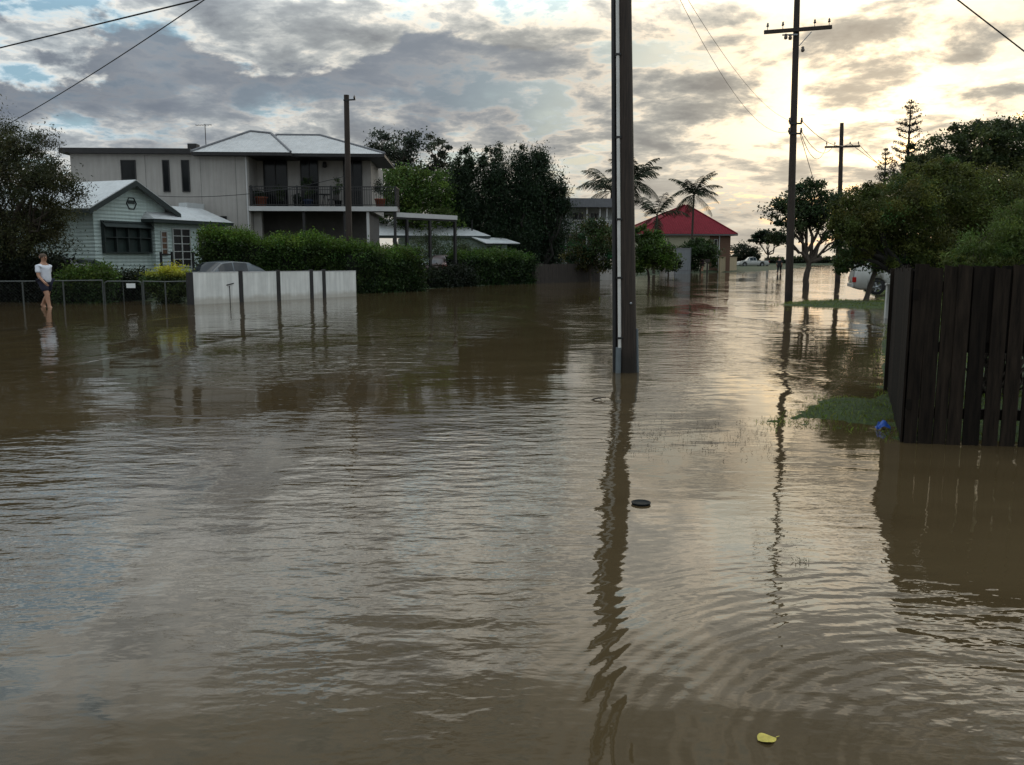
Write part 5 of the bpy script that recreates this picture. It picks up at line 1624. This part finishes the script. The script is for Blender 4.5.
# ------------------------------------------------------------------ people
def skin_mesh(name, J, E, rad, m, parent, root_i=0, sub=2):
    me = bpy.data.meshes.new(name); me.from_pydata([tuple(j) for j in J], E, [])
    o = bpy.data.objects.new(name, me); COL.objects.link(o); o.parent = parent
    o.modifiers.new('skin', 'SKIN')
    sv = o.data.skin_vertices[0].data
    for i, r in enumerate(rad):
        sv[i].radius = (r, r) if not hasattr(r, '__len__') else r; sv[i].use_root = (i == root_i)
    s = o.modifiers.new('sub', 'SUBSURF'); s.levels = sub; s.render_levels = sub
    bake(o)
    for p in o.data.polygons: p.use_smooth = True
    o.data.materials.clear(); o.data.materials.append(m)
    return o


def person(label, loc, rz, scale, stride, armL, armR, shirt, pants, hair, hat=None, short=True, head_turn=0.0, shoes=None):
    """figure facing -y; stride = forward (-y) offsets of the feet; arms = (elbow, hand) offsets from the shoulder"""
    root = empty('person', label, 'person', loc, rz)
    root.scale = (scale * 1.18, scale * 1.18, scale)
    J, E, Rd, ix = [], [], [], {}

    def add(n, p, r, par=None):
        ix[n] = len(J); J.append(Vector(p)); Rd.append(r)
        if par: E.append((ix[par], ix[n]))
    add('pelvis', (0, 0, .95), .125)
    add('waist', (0, 0, 1.10), .118, 'pelvis'); add('chest', (0, .01, 1.30), .132, 'waist'); add('upper', (0, .02, 1.405), .088, 'chest')
    add('neck', (0, .01, 1.51), .056, 'upper'); add('jaw', (0, -.015, 1.585), .068, 'neck'); add('skull', (0, .0, 1.665), .092, 'jaw'); add('crown', (0, .01, 1.725), .066, 'skull')
    add('nose', (0, -.108, 1.635), .014, 'skull')
    for s, n, arm, st_ in ((1, 'L', armL, stride[0]), (-1, 'R', armR, stride[1])):
        sh = Vector((s * .165, .02, 1.375)); add('sh' + n, sh, .066, 'upper')
        el = sh + Vector(arm[0]); add('el' + n, el, .044, 'sh' + n)
        wr_ = sh + Vector(arm[1]); add('wr' + n, wr_, .030, 'el' + n)
        d = (wr_ - el).normalized(); pm = wr_ + d * .06; add('pm' + n, pm, .034, 'wr' + n)
        sd = Vector((0, 1, 0)).cross(d); sd = sd.normalized() if sd.length > .1 else Vector((1, 0, 0))
        fw = d.cross(sd).normalized()
        for k, (off, ln) in enumerate(((-.027, .062), (-.009, .075), (.009, .070), (.026, .056))):
            b0 = pm + d * .035 + fw * off; add('f%d%s' % (k, n), b0, .009, 'pm' + n)
            add('g%d%s' % (k, n), b0 + d * ln * .55 + sd * s * .008, .008, 'f%d%s' % (k, n)); add('h%d%s' % (k, n), b0 + d * ln + sd * s * .022, .007, 'g%d%s' % (k, n))
        add('t0' + n, pm + fw * -.040 + d * .0, .011, 'pm' + n); add('t1' + n, pm + fw * -.055 + d * .04, .009, 't0' + n)
        hp = Vector((s * .095, 0, .90)); add('hp' + n, hp, .098, 'pelvis')
        ft = Vector((s * .10, st_, .085)); lift = .07 if st_ > .12 else 0
        kn = hp.lerp(ft, .5) + Vector((0, -.055 - .10 * max(0, st_), 0.0)); add('kn' + n, kn, .062, 'hp' + n)
        cf_ = kn.lerp(ft, .35) + Vector((0, .02, 0)); add('cf' + n, cf_, .060, 'kn' + n)
        add('an' + n, ft + Vector((0, 0, lift)), .040, 'cf' + n); add('he' + n, ft + Vector((0, .04, -.04 + lift * 1.4)), .036, 'an' + n)
        add('to' + n, ft + Vector((0, -.16, -.055 + lift * .3)), .034, 'an' + n)
    body = skin_mesh('body', J, E, Rd, M_skin, root)

    def garment(name, names, edges, radf, m):
        jj = [J[ix[n]] if isinstance(n, str) else Vector(n[1]) for n in names]
        rr = [radf.get(n if isinstance(n, str) else n[0]) for n in names]
        key = {(n if isinstance(n, str) else n[0]): i for i, n in enumerate(names)}
        return skin_mesh(name, jj, [(key[a], key[b]) for a, b in edges], rr, m, root)
    mid = lambda a, b, t: J[ix[a]].lerp(J[ix[b]], t)
    garment('shirt', ['waist', ('hem', (0, 0, .86)), 'chest', 'upper', 'shL', 'shR', ('slL', mid('shL', 'elL', .75)), ('slR', mid('shR', 'elR', .75)), ('col', (0, .012, 1.475))],
            [('waist', 'hem'), ('waist', 'chest'), ('chest', 'upper'), ('upper', 'shL'), ('upper', 'shR'), ('shL', 'slL'), ('shR', 'slR'), ('upper', 'col')],
            {'waist': .168, 'hem': .160, 'chest': .163, 'upper': .100, 'shL': .076, 'shR': .076, 'slL': .074, 'slR': .074, 'col': .066}, shirt)
    tl_ = .86 if short else 1.0
    if short:
        garment('shorts', ['pelvis', 'hpL', 'hpR', ('kL', mid('hpL', 'knL', .8)), ('kR', mid('hpR', 'knR', .8))], [('pelvis', 'hpL'), ('pelvis', 'hpR'), ('hpL', 'kL'), ('hpR', 'kR')],
                {'pelvis': .140, 'hpL': .118, 'hpR': .118, 'kL': .098, 'kR': .098}, pants)
    else:
        garment('trousers', ['pelvis', 'hpL', 'hpR', 'knL', 'knR', ('kL', mid('cfL', 'anL', .9)), ('kR', mid('cfR', 'anR', .9))], [('pelvis', 'hpL'), ('pelvis', 'hpR'), ('hpL', 'knL'), ('hpR', 'knR'), ('knL', 'kL'), ('knR', 'kR')],
                {'pelvis': .140, 'hpL': .112, 'hpR': .112, 'knL': .080, 'knR': .080, 'kL': .062, 'kR': .062}, pants)
    hm = MB()
    prof = [(.0, 1.782), (.05, 1.772), (.085, 1.735), (.100, 1.690), (.100, 1.655)]
    hm.lathe(prof, 18, (0, .016, 0)); hm.build('hair', hair, root)
    for s in (-1, 1):
        q = MB(); q.lathe([(0, -.012), (.011, -.008), (.011, .004), (0, .010)], 8, (s * .034, -.090, 1.662), 'Y'); q.build('eye', M_blackplastic, body)
        q = MB(); q.lathe([(0, -.03), (.010, -.02), (.013, .0), (.010, .022), (0, .03)], 8, (s * .098, .01, 1.655)); q.build('ear', M_skin, body)
    q = MB(); q.box(-.026, .026, -.083, -.070, 1.586, 1.594); q.build('mouth', mat('lips', (.22, .08, .06), .6), body)
    if shoes:
        for n in 'LR':
            a_, t_ = J[ix['he' + n]], J[ix['to' + n]]
            q = MB(); q.beam(a_ + Vector((0, .03, -.045)), t_ + Vector((0, -.05, -.035)), .1, .03); q.build('sandal', shoes, root, .012)
    if hat:
        q = MB(); q.lathe([(.0, 1.80), (.08, 1.79), (.105, 1.74), (.108, 1.70), (.17, 1.69), (.17, 1.682), (.1, 1.69)], 18, (0, .012, 0)); q.build('hat', hat, root)
    return root


pl = W(43, 307.5)
M_shirt = mat('white_polo', (.60, .61, .66), .8, .06, 6)
M_navy = mat('navy_shorts', (.012, .013, .028), .85, .2, 8)
person('person in a white polo shirt and navy shorts wading along the pipe rail fence', (pl.x, pl.y + .25, -.12), R(66), 1.06, (.30, -.24),
       ((.05, .10, -.28), (.05, .06, -.54)), ((-.05, -.06, -.29), (-.03, -.24, -.48)), M_shirt, M_navy, M_hair, shoes=mat('sandal', (.3, .26, .18), .7))
pl = W(779, 273.6)
M_dk = mat('dark_cloth', (.016, .016, .018), .9, .2, 8)
person('distant person in dark clothes wading in open water left of the tall pole', (pl.x, pl.y, -.1), R(150), 1.05, (.18, -.15),
       ((.05, .04, -.29), (.04, -.02, -.55)), ((-.05, .02, -.29), (-.04, -.10, -.54)), M_dk, M_dk, M_hair, short=False)
pl = A(702, 270, 103)
person('distant person in dark top and pale hat beside the rounded shrub', (pl.x, pl.y, .1), R(30), 1.0, (.05, -.05),
       ((.06, .0, -.29), (.05, -.12, -.52)), ((-.06, 0, -.29), (-.05, -.14, -.52)), mat('plum_cloth', (.05, .02, .035), .9), M_dk, M_hair, mat('straw_hat', (.42, .33, .30), .8))
